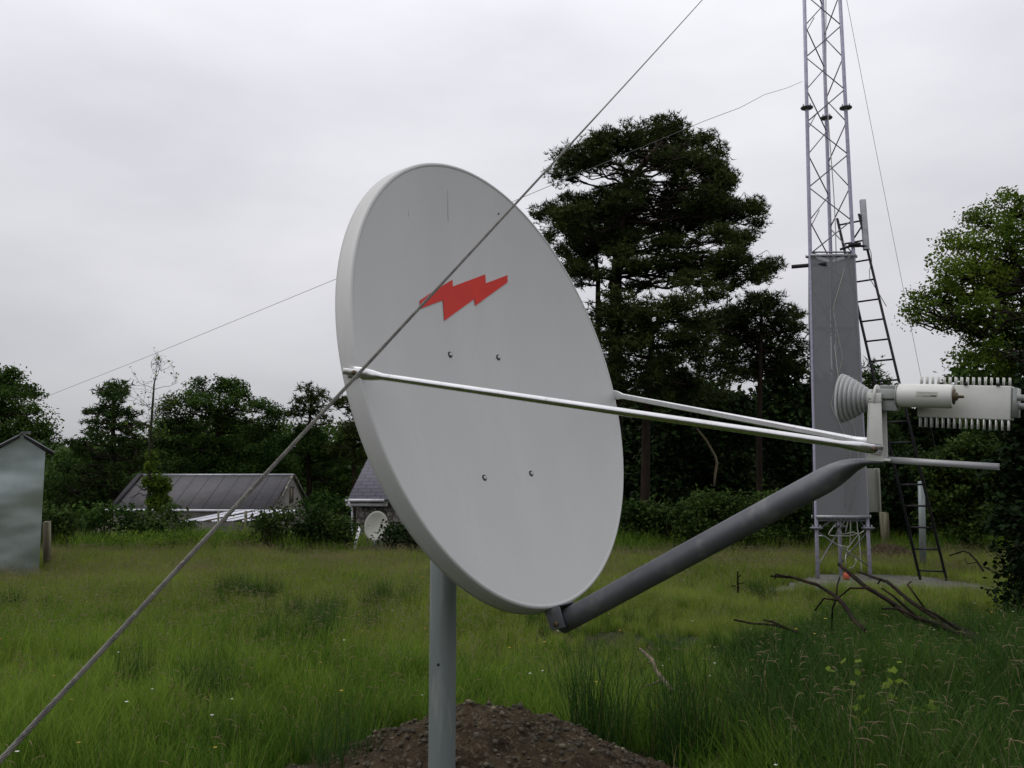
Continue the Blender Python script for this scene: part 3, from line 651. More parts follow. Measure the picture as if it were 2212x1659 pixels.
mb.build('wall', M['render'], barn)
for s_, y0 in ((1, 0), (-1, 2 * HWB)):
    mb = MB(); slab_(mb, BP(0 if s_ > 0 else 0, y0, ze), BP(BL - .12, y0, ze), BP(BL - .12, HWB, ze + RZ), BP(0, HWB, ze + RZ), -.05 * s_)
    rf = mb.build('roof', M['feltroof'], barn)
    mb = MB()
    for q_ in range(1, 11):
        a = BL * q_ / 10.6; wd_ = .018 if q_ % 3 else .03
        slab_(mb, BP(a, y0, ze + .052), BP(a + wd_, y0, ze + .052), BP(a + wd_, HWB, ze + RZ + .052), BP(a, HWB, ze + RZ + .052), -.012 * s_)
    o = mb.build('roof_joint', M['dark'], barn); o.parent = rf; o.location = (0, 0, 0)
mb = MB(); mb.tube([BP(0, HWB, ze + RZ + .05), BP(BL, HWB, ze + RZ + .05)], .07, 8); mb.build('ridge', M['galv'], barn)
mb = MB(); slab_(mb, BP(-.02, -.02, ze + .03), BP(.22, -.02, ze + .03), BP(.22, HWB, ze + RZ + .07), BP(-.02, HWB, ze + RZ + .07), -.08); mb.build('verge_slates', M['dark'], barn)
mb = MB(); slab_(mb, BP(BL - .10, .5, ze + .10), BP(BL + .02, .5, ze + .10), BP(BL + .02, HWB, ze + RZ + .03), BP(BL - .10, HWB, ze + RZ + .03), -.06); slab_(mb, BP(BL - .02, 2 * HWB + .15, ze - .06), BP(BL + .06, 2 * HWB + .15, ze - .06), BP(BL + .06, HWB, ze + RZ + .05), BP(BL - .02, HWB, ze + RZ + .05), .07); mb.build('verge_stones', M['stone'], barn)
mb = MB(); mb.tube([BP(-.15, -.08, ze - .03), BP(BL + .05, -.08, ze - .05)], .055, 8); mb.build('gutter', M['pvc'], barn)
wn = MB().box(BP(BL - .085, HWB + .05, ze + .62), (.02, .20, .34), [bx, by, (0, 0, 1)]).build('window', M['dark'], barn)
o = MB().box(BP(BL - .06, HWB - .12, ze + .62), (.025, .11, .36), [bx, by, (0, 0, 1)]).build('shutter', M['wood'], barn)
o = MB().box(BP(BL - .055, HWB + .05, ze + 1.0), (.03, .26, .035), [bx, by, (0, 0, 1)]).build('lintel', M['render'], barn)
# white tin lean-to in front of the barn
lt_ = thing('tin_lean_to', BP(4.6, -2, gb), 'collapsed lean-to roof of white corrugated tin below the barn gutter', 'lean-to')
zl0 = at(450, 1127, 37.5); zl1 = at(480, 1105, 40.2)
def tinsheet(xa, xb, name, m, dz=0):
    A_, B_ = at(xa, 1126, 37.5), at(xb, 1126, 37.5); s2 = np.array([.9 + .45, 2.7, .36]); n_ = 16; V = []
    for q_ in range(n_ + 1):
        t = q_ / n_; p = A_ * (1 - t) + B_ * t + (0, 0, dz + .03 * math.sin(t * 2 * math.pi * 4))
        V += [p, p + s2]
    MB().add(V, [(2 * i_, 2 * i_ + 2, 2 * i_ + 3, 2 * i_ + 1) for i_ in range(n_)]).build(name, m, lt_)
for k_, (xa, xb) in enumerate([(396, 406), (422, 438), (456, 470), (488, 503), (522, 537)]): tinsheet(xa, xb, 'tin_sheet', M['tin'], .02 * (k_ % 2))
tinsheet(380, 396, 'rusty_sheet', M['galvdull'], -.04)
for xp in (398, 470, 548):
    p = at(xp, 1128, 37.6); MB().box((p[0], p[1], (p[2] - 2) / 2), (.05, .05, (p[2] + 2) / 2)).build('prop', M['wood'], lt_)
MB().box(at(472, 1124, 40.3), (1.7, .06, .06)).build('wall_plate', M['wood'], lt_)

# ------------------------------------------------------------------ cottage
dH = 38.0
h0 = at(752, 1079, dH); hxv = np.array([math.cos(R(9.5)), -math.sin(R(9.5)), 0]); hyv = np.array([math.sin(R(9.5)), math.cos(R(9.5)), 0])
zE = h0[2]; RISE, HWH = 1.80, 2.62
def CP(a, b, z): return np.array([h0[0], h0[1], 0]) + hxv * a + hyv * b + np.array([0, 0, z])
cot = thing('stone_cottage', CP(4, HWH, gb), 'stone cottage with a purple slate roof half hidden behind the big dish', 'cottage')
CLn = 8.0; ga = 1.62; gw = 2.3    # wing gable from a=ga, half width gw
mb = MB()
mb.prism([CP(.25, .3, gb), CP(.25, 2 * HWH - .3, gb), CP(.25, 2 * HWH - .3, zE - .05), CP(.25, HWH, zE + RISE - .1), CP(.25, .3, zE - .05)], hxv * .4)
mb.prism([CP(CLn, .3, gb), CP(CLn, 2 * HWH - .3, gb), CP(CLn, 2 * HWH - .3, zE - .05), CP(CLn, HWH, zE + RISE - .1), CP(CLn, .3, zE - .05)], -hxv * .4)
mb.prism([CP(.65, .3, gb), CP(CLn - .4, .3, gb), CP(CLn - .4, .3, zE - .05), CP(.65, .3, zE - .05)], hyv * .4)
mb.prism([CP(.65, 2 * HWH - .3, gb), CP(CLn - .4, 2 * HWH - .3, gb), CP(CLn - .4, 2 * HWH - .3, zE - .05), CP(.65, 2 * HWH - .3, zE - .05)], -hyv * .4)
mb.prism([CP(ga + .1, .22, gb), CP(ga + 2 * gw - .1, .22, gb), CP(ga + 2 * gw - .1, .22, zE - .05), CP(ga + gw, .22, zE + RISE * gw / HWH - .12), CP(ga + .1, .22, zE - .05)], hyv * .07)
mb.build('wall', M['stone'], cot)
def roofquad(name, a, b, c, d, parent, m):
    me_ = MB().add([a, b, c, d], [(0, 1, 2, 3)]).build(name, m, parent)
    uv = me_.data.uv_layers.new(name='UVMap'); u_ = np.linalg.norm(np.subtract(b, a)); v_ = np.linalg.norm(np.subtract(d, a)); off = np.dot(np.subtract(d, a), nrm(np.subtract(b, a)))
    for i_, q_ in enumerate([(0, 0), (u_, 0), (off + np.linalg.norm(np.subtract(c, d)), v_), (off, v_)]): uv.data[i_].uv = q_
    md = me_.modifiers.new('solid', 'SOLIDIFY'); md.thickness = .06; md.offset = -1
    return me_
roofquad('roof', CP(0, -.1, zE), CP(CLn + .2, -.1, zE), CP(CLn + .2, HWH, zE + RISE + .07), CP(0, HWH, zE + RISE + .07), cot, M['slate'])
roofquad('roof', CP(CLn + .2, 2 * HWH + .1, zE), CP(0, 2 * HWH + .1, zE), CP(0, HWH, zE + RISE + .06), CP(CLn + .2, HWH, zE + RISE + .06), cot, M['slate'])
gr_ = RISE * gw / HWH
roofquad('roof', CP(ga + gw, .05, zE + gr_ + .06), CP(ga + gw, HWH * .9, zE + gr_ + .06), CP(ga - .1, .05 + .02, zE + .02), CP(ga - .1, .05, zE), cot, M['slate'])
roofquad('roof', CP(ga + gw, HWH * .9, zE + gr_ + .06), CP(ga + gw, .05, zE + gr_ + .06), CP(ga + 2 * gw + .1, .05, zE), CP(ga + 2 * gw + .1, .07, zE + .02), cot, M['slate'])
for s_ in (-1, 1):
    cx_ = ga + gw; MB().prism([CP(cx_, -.02, zE + gr_ + .02), CP(cx_ + s_ * (gw + .1), -.02, zE - .06), CP(cx_ + s_ * (gw + .1), -.02, zE - .24), CP(cx_, -.02, zE + gr_ - .18)], hyv * .06).build('bargeboard', M['pvc'], cot)
MB().box(CP(ga / 2 - .02, .12, zE - .16), (ga / 2 + .02, .12, .025), [hxv, hyv, (0, 0, 1)]).build('soffit', M['pvc'], cot)
MB().box(CP(ga / 2 - .02, .02, zE - .20), (ga / 2 + .08, .02, .07), [hxv, hyv, (0, 0, 1)]).build('fascia', M['pvc'], cot)
MB().tube([CP(-.06, -.16, zE - .03), CP(ga - .04, -.16, zE - .03)], .06, 10).build('gutter', M['pvc'], cot)
MB().tube([CP(.10, -.16, zE - .08), CP(.10, -.14, zE - .22), CP(.16, .02, zE - .36), CP(.16, .08, zE - .6), CP(.16, .10, gb)], .045, 8).build('downpipe', M['pvc'], cot)
MB().tube([CP(0, HWH, zE + RISE + .08), CP(CLn + .2, HWH, zE + RISE + .08)], .07, 8).build('ridge', M['dark'], cot)
# spare dish on the ground
sc_ = at(812, 1136, 23.2); sn_ = nrm((-.22, -.95, .22)); st_ = nrm(np.cross(sn_, (0, 0, 1))); su_ = np.cross(st_, sn_)
sdi = thing('spare_dish', (sc_[0], sc_[1], 0), 'small weathered grey dish leaning against a bush before the cottage', 'satellite dish')
V = []; pf2 = [(r_, -.07 * (1 - r_ * r_)) for r_ in np.linspace(.003, 1, 9)] + [(1.02, -.01), (1.0, -.03)] + [(r_, -.07 * (1 - r_ * r_) - .02) for r_ in np.linspace(.95, .003, 6)]
for r_, z in pf2:
    for a in np.arange(48) * 2 * math.pi / 48: V.append(sc_ + st_ * .31 * r_ * math.cos(a) + su_ * .37 * r_ * math.sin(a) + sn_ * z)
MB().add(V, [(i_ * 48 + j_, i_ * 48 + (j_ + 1) % 48, (i_ + 1) * 48 + (j_ + 1) % 48, (i_ + 1) * 48 + j_) for i_ in range(len(pf2) - 1) for j_ in range(48)]).build('reflector', M['cabinet'], sdi, smooth=True)
mb = MB(); mb.tube([sc_ - sn_ * .08, sc_ + (.0, .35, -.1), (sc_[0], sc_[1] + .5, -.05)], .025, 8); mb.tube([sc_ - su_ * .36, (sc_[0], sc_[1] - .05, -.05)], .02, 8)
mb.build('stand', M['galvdull'], sdi)

# ------------------------------------------------------------------ trees and bushes
def leaves(mb, P, size, up=.4, tint=None, aspect=.62):
    n = len(P); d = rng.standard_normal((n, 3)); nn = d.copy(); nn[:, 2] = np.abs(nn[:, 2]) + up; nn /= np.linalg.norm(nn, axis=1)[:, None]
    a = rng.standard_normal((n, 3)); a -= nn * (a * nn).sum(1)[:, None]; a /= np.linalg.norm(a, axis=1)[:, None]; b = np.cross(nn, a)
    s_ = (size * (.6 + .8 * rng.random(n)))[:, None]
    V = np.stack([P - a * s_ * .5, P + b * s_ * aspect * .5, P + a * s_ * .5, P - b * s_ * aspect * .5], 1).reshape(-1, 3)
    t = np.repeat(rng.random(n) * .8 + .02 if tint is None else tint, 4)
    mb.add(V, np.arange(4 * n).reshape(-1, 4), t)
def needles(mb, P, size, k=6, up=.5, wid=.18):
    n = len(P); m = n * k; B = np.repeat(P, k, 0)
    d = rng.standard_normal((m, 3)); d[:, 2] = d[:, 2] * .7 + up; d /= np.linalg.norm(d, axis=1)[:, None]
    a = rng.standard_normal((m, 3)); a -= d * (a * d).sum(1)[:, None]; a /= np.linalg.norm(a, axis=1)[:, None]
    s_ = (size * (.6 + .8 * rng.random(m)))[:, None]
    V = np.stack([B - a * s_ * wid * .5, B + a * s_ * wid * .5, B + d * s_], 1).reshape(-1, 3)
    t = np.repeat(np.repeat(rng.random(n), k) * .8 + .02, 3)
    mb.add(V, np.arange(3 * m).reshape(-1, 3), t)
def inball(n, shell=.35):
    d = rng.standard_normal((n, 3)); d /= np.linalg.norm(d, axis=1)[:, None]
    return d * (shell + (1 - shell) * rng.random(n)[:, None] ** .6)
def crown_pts(c, r, n, nsub, sub, flat=1.0):
    """n points in nsub clumps spread through an ellipsoid"""
    cc = inball(nsub, .25) * r * .86; k = rng.integers(0, nsub, n)
    g = rng.standard_normal((n, 3)) * .5; l_ = np.linalg.norm(g, axis=1)[:, None]; g = g / np.maximum(l_ / 1.05, 1)
    sc = sub * (.6 + .8 * rng.random(nsub))
    return c + cc[k] + g * sc[k][:, None] * np.array([1, 1, flat])
def limb(mb, a, b, r0, r1, wob=.08, n=6, sagz=0.0):
    a, b = np.asarray(a, float), np.asarray(b, float); ln = np.linalg.norm(b - a); t = np.linspace(0, 1, n)
    p = a + (b - a) * t[:, None]; p[1:-1] += rng.standard_normal((n - 2, 3)) * ln * wob; p[:, 2] += sagz * ln * np.sin(t * math.pi)
    mb.tube(p, r0 + (r1 - r0) * t, 6); return p
def tree(name, label, d, trunk, pads, kind, lm, bm, group=None, cat='tree', dens=1.0, size=.2, tr=(.25, .08), depthr=.85, spread=.7, sub=.45, flat=.7, up=.5, base=None, k=6, wid=.18, twigs=0, cull=1.0):
    """trunk: view points at distance d; pads: (cx, cy, rx, ry) of leaf masses; each mass gets its own distance and depth"""
    s_ = d / FPX; tp = [at(x, y, d) for x, y in trunk]
    if base is not None: tp = [np.array([tp[0][0], tp[0][1], base])] + tp
    root = thing(name, tp[0], label, cat, group)
    cxm = np.mean([p[0] for p in pads]); halfw = (max(p[0] + p[2] for p in pads) - min(p[0] - p[2] for p in pads)) * s_ * .5
    tm = MB(); n_ = len(tp); rr = np.linspace(tr[0], tr[1], n_) 
    tm.tube(tp, rr, 10)
    lmb = MB(); T = np.array(tp)
    fine = np.vstack([T[i_] + (T[i_ + 1] - T[i_]) * np.linspace(0, 1, 12)[:, None] for i_ in range(n_ - 1)])
    for (cx, cy, rx, ry) in pads:
        off = (rng.random() * 2 - 1) * max(halfw * spread - rx * s_ * .4, 0) * math.sqrt(max(0.05, 1 - ((cx - cxm) * s_ / (halfw + 1e-6)) ** 2))
        dd = d + off; c = at(cx, cy, dd); r = np.array([rx, rx * depthr, ry]) * dd / FPX
        low = fine[fine[:, 2] < c[2] - .15 * r[2]]
        if len(low):
            q = low[np.argmin(np.linalg.norm((low - c) * (1, 1, 1.4), axis=1))]
            pp = limb(tm, q, c - (0, 0, r[2] * .3), max(.02, tr[1] * .7), .015, .05)
            for _ in range(4 + twigs):
                e_ = c + inball(1, .5)[0] * r * .85; limb(tm, pp[rng.integers(2, 5)], e_, .022 * max(1, d / 30), .006, .07, 5)
        area = math.pi * r[0] * r[2]
        if kind == 'needle':
            r = r * 1.12; n = int(dens * area / (size * size) * 9.5); nsub = max(6, int(area / (sub * sub) * 1.6))
            needles(lmb, crown_pts(c, r, n, nsub, sub, flat), size, k, up, wid)
        else:
            r = r * 1.12; n = int(dens * area / (size * size) * 17.0); nsub = max(6, int(area / (sub * sub) * 1.7))
            leaves(lmb, crown_pts(c, r, n, nsub, sub, flat), size, up)
    tm.build('trunk', bm, root, smooth=True); lmb.build('crown', lm, root)
    return root
def q6(x, y): return (1123.3 + x * .3905, 216 + y * .3905)
def P6(lst): return [(1123.3 + a * .3905, 216 + b * .3905, c * .3905, e_ * .3905) for a, b, c, e_ in lst]
big0 = P6([(320, 345, 150, 70), (250, 330, 70, 60), (250, 430, 70, 35), (440, 270, 130, 80), (580, 220, 140, 85), (720, 190, 130, 80), (830, 150, 80, 65), (900, 230, 130, 85), (1000, 250, 60, 80), (1080, 330, 70, 85), (1090, 250, 25, 60), (700, 300, 190, 70), (880, 340, 180, 80), (1060, 420, 130, 70), (960, 450, 150, 60), (1140, 460, 60, 70),
          (180, 640, 110, 60), (300, 580, 110, 65), (380, 660, 170, 90), (250, 740, 130, 80), (520, 640, 140, 70), (480, 760, 200, 80), (690, 660, 180, 85), (860, 600, 180, 80), (1010, 560, 170, 70), (900, 710, 200, 70), (1110, 640, 150, 75), (1220, 620, 110, 45), (1280, 600, 60, 50), (1310, 670, 50, 40), (1120, 760, 150, 60), (1220, 770, 70, 45), (700, 800, 170, 60), (350, 830, 160, 60), (560, 850, 120, 50), (900, 800, 120, 40),
          (320, 930, 90, 55), (760, 900, 100, 40), (900, 880, 130, 45), (1050, 910, 160, 50), (1210, 930, 130, 45), (1330, 930, 110, 45), (1400, 910, 50, 30), (960, 1000, 140, 45), (1130, 1010, 120, 45), (1300, 980, 80, 30)])
big0 += P6([(640, 470, 120, 55), (800, 520, 140, 55), (480, 510, 70, 35), (560, 570, 110, 55), (420, 560, 110, 55), (600, 900, 120, 42), (480, 960, 80, 30), (640, 560, 130, 60), (960, 650, 140, 60), (560, 720, 140, 60), (620, 400, 110, 45), (1180, 860, 120, 45), (860, 960, 150, 45), (680, 1020, 120, 35)])
big = big0 + [(a + rng.normal() * c * .35, b + rng.normal() * e_ * .3, c * .8, e_ * .9) for a, b, c, e_ in big0[::3]]
tree('pine_tree', 'huge old spreading pine with bare trunk, tallest tree behind the dish', 31, [q6(525, 1700), q6(525, 1300), q6(530, 1000), q6(550, 800), q6(565, 600), q6(590, 480), q6(660, 380), q6(760, 260)], big, 'needle', M['pineleaf'], M['pinebark'], size=.15, dens=1.05, tr=(.27, .07), base=-1.0, sub=.33, flat=.6, up=.75, twigs=2, k=8, wid=.17)
# secondary stem of the big pine, and the lower pines around it
tree('pine_tree', 'slim pine stem standing just left of the huge pine trunk', 31.6, [q6(430, 1700), q6(430, 1300), q6(432, 1000), q6(420, 880)], P6([(380, 980, 60, 30), (400, 880, 90, 40), (330, 1010, 60, 25)]), 'needle', M['pineleaf'], M['pinebark'], size=.2, tr=(.14, .06), base=-1.0, sub=.33, flat=.6)
tree('pine_tree', 'dark low pine filling the space under the crown of the huge pine', 28.5, [(1392, 1180), (1396, 900), (1410, 700)], P6([(560, 1170, 170, 65), (700, 1200, 170, 70), (640, 1280, 200, 70), (820, 1130, 170, 60), (920, 1190, 180, 80), (1000, 1090, 150, 60), (480, 1250, 110, 60), (760, 1330, 220, 80), (560, 1380, 170, 70), (950, 1320, 170, 80), (700, 1460, 200, 60), (880, 1440, 170, 60), (480, 1180, 100, 60), (400, 1290, 90, 60), (560, 1300, 120, 60), (470, 1460, 110, 60), (620, 1540, 160, 60), (520, 1620, 140, 60), (800, 1560, 200, 60), (560, 1090, 110, 40), (1000, 1560, 160, 60), (700, 1650, 200, 60), (950, 1650, 200, 60)]), 'needle', M['pineleaf'], M['pinebark'], size=.19, dens=1.0, tr=(.2, .08), base=-.6, sub=.36, flat=.6)
tree('pine_tree', 'mid height dark pine just left of the mesh guard of the mast', 36, [(1640, 1180), (1640, 900), (1645, 680)], P6([(1310, 1110, 100, 60), (1280, 1180, 130, 80), (1390, 1130, 70, 60), (1480, 1190, 80, 55), (1400, 1240, 150, 80), (1540, 1270, 70, 50), (1250, 1300, 130, 80), (1430, 1350, 150, 80), (1560, 1360, 60, 60), (1300, 1430, 140, 70), (1480, 1470, 120, 60), (1140, 1250, 100, 70), (1080, 1400, 150, 90), (1150, 1310, 110, 80), (1050, 1240, 120, 70), (1180, 1180, 80, 60), (1330, 1500, 160, 60), (1100, 1500, 160, 60)]), 'needle', M['pineleaf'], M['pinebark'], size=.22, dens=1.1, tr=(.2, .06), base=-1.4, sub=.4, flat=.6)
tree('pine_tree', 'small dark pine seen between the mast and the ladder', 34, [(1890, 1180), (1888, 950), (1885, 790)], [(1885, 800, 16, 22), (1895, 830, 32, 22), (1880, 860, 34, 25), (1912, 850, 26, 14), (1900, 890, 50, 26), (1880, 930, 50, 30), (1915, 960, 60, 34), (1870, 990, 50, 40), (1925, 1020, 60, 50), (1875, 1060, 55, 50)], 'needle', M['spruceleaf'], M['bark'], size=.2, tr=(.15, .04), base=-1.2, sub=.35)
# woodland trunks and lower crowns behind
wood = [(1420, 39, 'thin dark trunked tree low behind the right edge of the dish'), (1500, 41, 'tall straight dark tree behind the two dish struts'), (1575, 40, 'dark tree in the wood below the middle of the struts'), (1690, 42, 'dark tree in the wood close to the left of the mast foot'), (1760, 43, 'dark tree directly behind the mesh guard')]
for q_, (x, d, lab) in enumerate(wood):
    y0 = 800 + (q_ % 3) * 35
    pads = [(x + rng.normal() * 22, y + rng.normal() * 6, 44 + 18 * rng.random(), 22 + 9 * rng.random()) for y in np.linspace(y0, 1060, 9) for _ in range(2)]
    tree('wood_tree', lab, d, [(x, 1180), (x + 3, 1000), (x - 2, 850)], pads, 'leaf', M['leafC'], M['pinebark'], group='trees of the dark wood', size=.26, tr=(.17, .07), base=-1.6, sub=.6, dens=.75)
# right hand broadleaf tree, nearer
rt = [(2185, 440, 60, 35), (2130, 470, 55, 35), (2215, 500, 80, 50), (2090, 520, 55, 35), (2150, 540, 70, 45), (2230, 590, 90, 60), (2060, 570, 45, 35), (2110, 600, 60, 40), (2010, 640, 42, 22), (1985, 660, 36, 24), (2050, 640, 55, 35), (1975, 690, 30, 12), (2180, 650, 80, 50), (2120, 670, 60, 40), (2070, 690, 45, 28), (2230, 700, 90, 60), (2150, 720, 60, 38), (2095, 735, 26, 26), (2080, 772, 18, 16), (2300, 560, 110, 110), (2320, 700, 110, 110), (2260, 770, 80, 50), (2290, 460, 80, 50), (2180, 790, 60, 34), (2140, 760, 50, 34), (2200, 740, 60, 40), (2060, 610, 50, 34), (2160, 600, 70, 50), (2040, 690, 34, 22)]
tree('broadleaf_tree', 'light green broadleaf tree reaching in from the right above the transmitter fins', 17, [(2330, 1270), (2325, 950), (2300, 800), (2270, 650), (2250, 520)], rt, 'leaf', M['leafB'], M['bark'], size=.062, tr=(.22, .05), base=-.05, sub=.22, flat=.7, dens=.55, twigs=5, up=.3)
tree('shrub', 'dark rounded crown below the light green tree, right behind the transmitter fins', 19, [(2200, 1180), (2190, 950)], [(2100, 790, 40, 26), (2160, 800, 60, 30), (2075, 810, 25, 22), (2200, 850, 70, 50), (2120, 850, 60, 40), (2150, 900, 80, 40), (2240, 920, 80, 60)], 'leaf', M['leafA'], M['bark'], size=.12, tr=(.12, .05), base=-.1, sub=.3, dens=.9, cat='tree')
tree('evergreen_tree', 'nearly black dense evergreen at the right edge of the meadow', 10.2, [(2330, 1480), (2330, 1100), (2330, 700)], [(2345, 1330, 160, 110), (2310, 1200, 150, 110), (2290, 1060, 130, 100), (2260, 1000, 95, 80), (2300, 900, 120, 90), (2330, 800, 110, 90), (2340, 700, 90, 80), (2240, 1330, 60, 60), (2215, 1230, 50, 45), (2330, 1430, 150, 70), (2195, 1130, 45, 60), (2190, 1050, 40, 60), (2200, 950, 40, 60), (2210, 870, 40, 50)], 'leaf', M['leafE'], M['bark'], size=.075, tr=(.2, .06), base=-.05, sub=.25, dens=1.1, spread=.5)
tree('shrub', 'tall dark shrub behind the ladder and the grey post', 21, [(2050, 1190), (2050, 1100)], [(2050, 1000, 60, 45), (2110, 980, 60, 50), (2010, 1020, 40, 40), (2070, 1060, 80, 50), (2130, 1080, 70, 60), (2020, 1100, 50, 45), (2090, 1120, 70, 45), (2160, 1020, 50, 80), (2170, 1120, 50, 50)], 'leaf', M['leafD'], M['bark'], size=.10, tr=(.06, .03), base=-.1, sub=.3, cat='shrub')
tree('shrub', 'dark shrub between the mast foot and the ladder foot', 22.5, [(1920, 1190), (1920, 1120)], [(1900, 1060, 50, 50), (1950, 1060, 50, 50), (1880, 1110, 45, 40), (1930, 1115, 55, 40), (1975, 1115, 40, 45), (1965, 1010, 40, 40), (1920, 1010, 40, 35), (1850, 1120, 40, 35)], 'leaf', M['leafC'], M['bark'], size=.11, tr=(.06, .03), base=-.1, sub=.32, cat='shrub')
# left side
tree('broadleaf_tree', 'large leafy tree behind the metal hut', 46, [(10, 1120), (10, 950), (5, 850)], [(5, 815, 28, 20), (30, 812, 16, 14), (-20, 830, 60, 30), (20, 850, 50, 22), (60, 845, 22, 18), (80, 850, 14, 12), (20, 890, 60, 30), (70, 890, 22, 16), (60, 925, 50, 25), (95, 935, 24, 22), (110, 955, 14, 16), (20, 950, 60, 35), (90, 970, 26, 18), (-60, 900, 70, 60), (40, 985, 70, 25)], 'leaf', M['leafA'], M['bark'], size=.14, tr=(.3, .1), base=-1.6, sub=.55, dens=.95)
sp = []
for q_, y in enumerate(np.linspace(835, 1080, 15)):
    hw = 8 + (y - 826) * .46 + (12 if q_ % 3 == 0 else 0)
    for s_ in (-1, -.45, .1, .55, 1): sp.append((245 + s_ * hw * (.85 + .3 * rng.random()), y + rng.normal() * 5 + abs(s_) * 6, 10 + hw * .22, 8.5))
sp += [(248, 828, 5, 9)]
tree('spruce_tree', 'ragged conical conifer left of the barn', 50, [(244, 1110), (244, 950), (246, 830)], sp, 'needle', M['spruceleaf'], M['bark'], size=.26, tr=(.28, .05), base=-1.6, sub=.3, flat=.6, up=.1, dens=.75, wid=.24)
tree('broadleaf_tree', 'wide rounded broadleaf tree behind the barn roof', 53, [(470, 1120), (470, 1000), (470, 900)], [(440, 840, 32, 22), (480, 832, 36, 20), (515, 842, 30, 22), (400, 860, 32, 22), (370, 885, 26, 22), (460, 870, 55, 28), (530, 868, 45, 25), (570, 885, 26, 24), (595, 910, 22, 26), (360, 920, 24, 24), (410, 915, 50, 28), (490, 915, 55, 30), (560, 930, 45, 30), (360, 965, 30, 30), (420, 970, 55, 32), (500, 975, 60, 32), (580, 975, 45, 34), (600, 1010, 40, 30), (380, 1015, 40, 28), (450, 1020, 60, 25), (530, 1020, 60, 25)], 'leaf', M['leafA'], M['bark'], size=.14, tr=(.35, .12), base=-1.6, sub=.5, dens=.95)
tree('pine_tree', 'small flat topped pine just left of the guy cable', 56, [(667, 1110), (667, 950), (672, 850)], [(666, 842, 16, 9), (690, 850, 12, 8), (680, 866, 24, 10), (650, 868, 14, 8), (705, 872, 12, 9), (668, 885, 30, 9), (640, 894, 24, 8), (690, 902, 18, 8), (620, 893, 10, 5), (712, 912, 8, 4)], 'needle', M['pineleaf'], M['pinebark'], size=.26, tr=(.2, .06), base=-1.6, sub=.4, up=.6, wid=.24)
tree('pine_tree', 'thin broken topped pine touching the left rim of the dish', 55, [(765, 1110), (765, 950), (770, 860)], [(775, 848, 10, 10), (785, 862, 14, 8), (738, 868, 24, 10), (725, 875, 16, 6), (760, 890, 10, 9), (785, 890, 20, 12), (770, 920, 22, 18), (745, 930, 14, 12), (790, 930, 30, 16), (770, 955, 32, 18), (740, 975, 28, 18), (785, 985, 30, 18)], 'needle', M['pineleaf'], M['pinebark'], size=.26, tr=(.2, .06), base=-1.6, sub=.4, up=.5, wid=.24)
tree('broadleaf_tree', 'low leafy tree between the barn gable and the cottage roof', 57, [(670, 1110), (670, 1000)], [(650, 935, 34, 22), (690, 940, 26, 20), (630, 965, 40, 24), (680, 970, 40, 26), (715, 985, 30, 26), (650, 1005, 50, 26), (710, 1025, 45, 30), (760, 1030, 40, 26)], 'leaf', M['leafA'], M['bark'], size=.14, tr=(.2, .1), base=-1.6, sub=.5, dens=.9)
# ivy clad thin tree with bare twigs
iv = thing('ivy_clad_tree', at(324, 1100, 36), 'thin half dead tree with bare top twigs and ivy at its foot', 'tree')
tm, lm_ = MB(), MB(); tw = []
st_pts = [at(322, 1140, 36), at(323, 1090, 36), at(322, 1000, 36), at(325, 940, 36), at(330, 870, 36), at(333, 830, 36), at(338, 800, 36)]
st_pts[0][2] = -1.4; tm.tube(st_pts, [.11, .09, .07, .058, .045, .03, .012], 8)
def twig(p, d_, ln, r_, lev):
    n_ = 6; pts = [p]; dd_ = d_
    for _ in range(n_): dd_ = nrm(dd_ + rng.standard_normal(3) * .22 + np.array([0, 0, .06])); pts.append(pts[-1] + dd_ * ln / n_)
    tm.tube(pts, np.linspace(r_, r_ * .45, n_ + 1), 5)
    if lev > 0:
        for _ in range(3): twig(pts[rng.integers(2, n_ + 1)], nrm(dd_ + rng.standard_normal(3) * .75), ln * .62, r_ * .6, lev - 1)
    else: tw.append(pts[-1]); tw.append(pts[3])
for q_ in range(24):
    t = rng.random(); y = 808 + t * 170; p = at(337 - 14 * t, y, 36); sgn = 1 if rng.random() < .6 else -1
    twig(p, nrm((sgn * (.6 + .4 * rng.random()), rng.normal() * .6, .75)), (.6 + .7 * rng.random()) * (1.1 - .4 * t), .011, 2)
for q_ in range(4): twig(at(337, 805, 36), nrm((rng.normal() * .5, rng.normal() * .4, 1)), .6, .010, 2)
TW = np.array(tw); sel = TW[(rng.random(len(TW)) < .5)]
leaves(lm_, np.vstack([sel + rng.standard_normal(sel.shape) * .05 for _ in range(1)]), .11, .3, None)
for (cx, cy, rx, ry, n_) in [(348, 1050, 20, 24, 1300), (330, 1045, 12, 20, 600), (350, 1085, 18, 16, 900), (326, 1000, 10, 30, 500), (336, 1085, 16, 20, 900), (318, 1040, 14, 8, 200)]:
    leaves(lm_, crown_pts(at(cx, cy, 36), np.array([rx, rx, ry]) * .018, n_, 14, .22), .12, .2)
limb(tm, at(322, 1060, 36), at(292, 1050, 35.8), .03, .015); limb(tm, at(322, 1075, 36), at(300, 1066, 35.8), .03, .012); limb(tm, at(300, 1066, 35.8), at(280, 1078, 35.7), .02, .01)
tm.build('trunk', M['palebark'], iv, smooth=True); lm_.build('foliage', M['leafB'], iv)
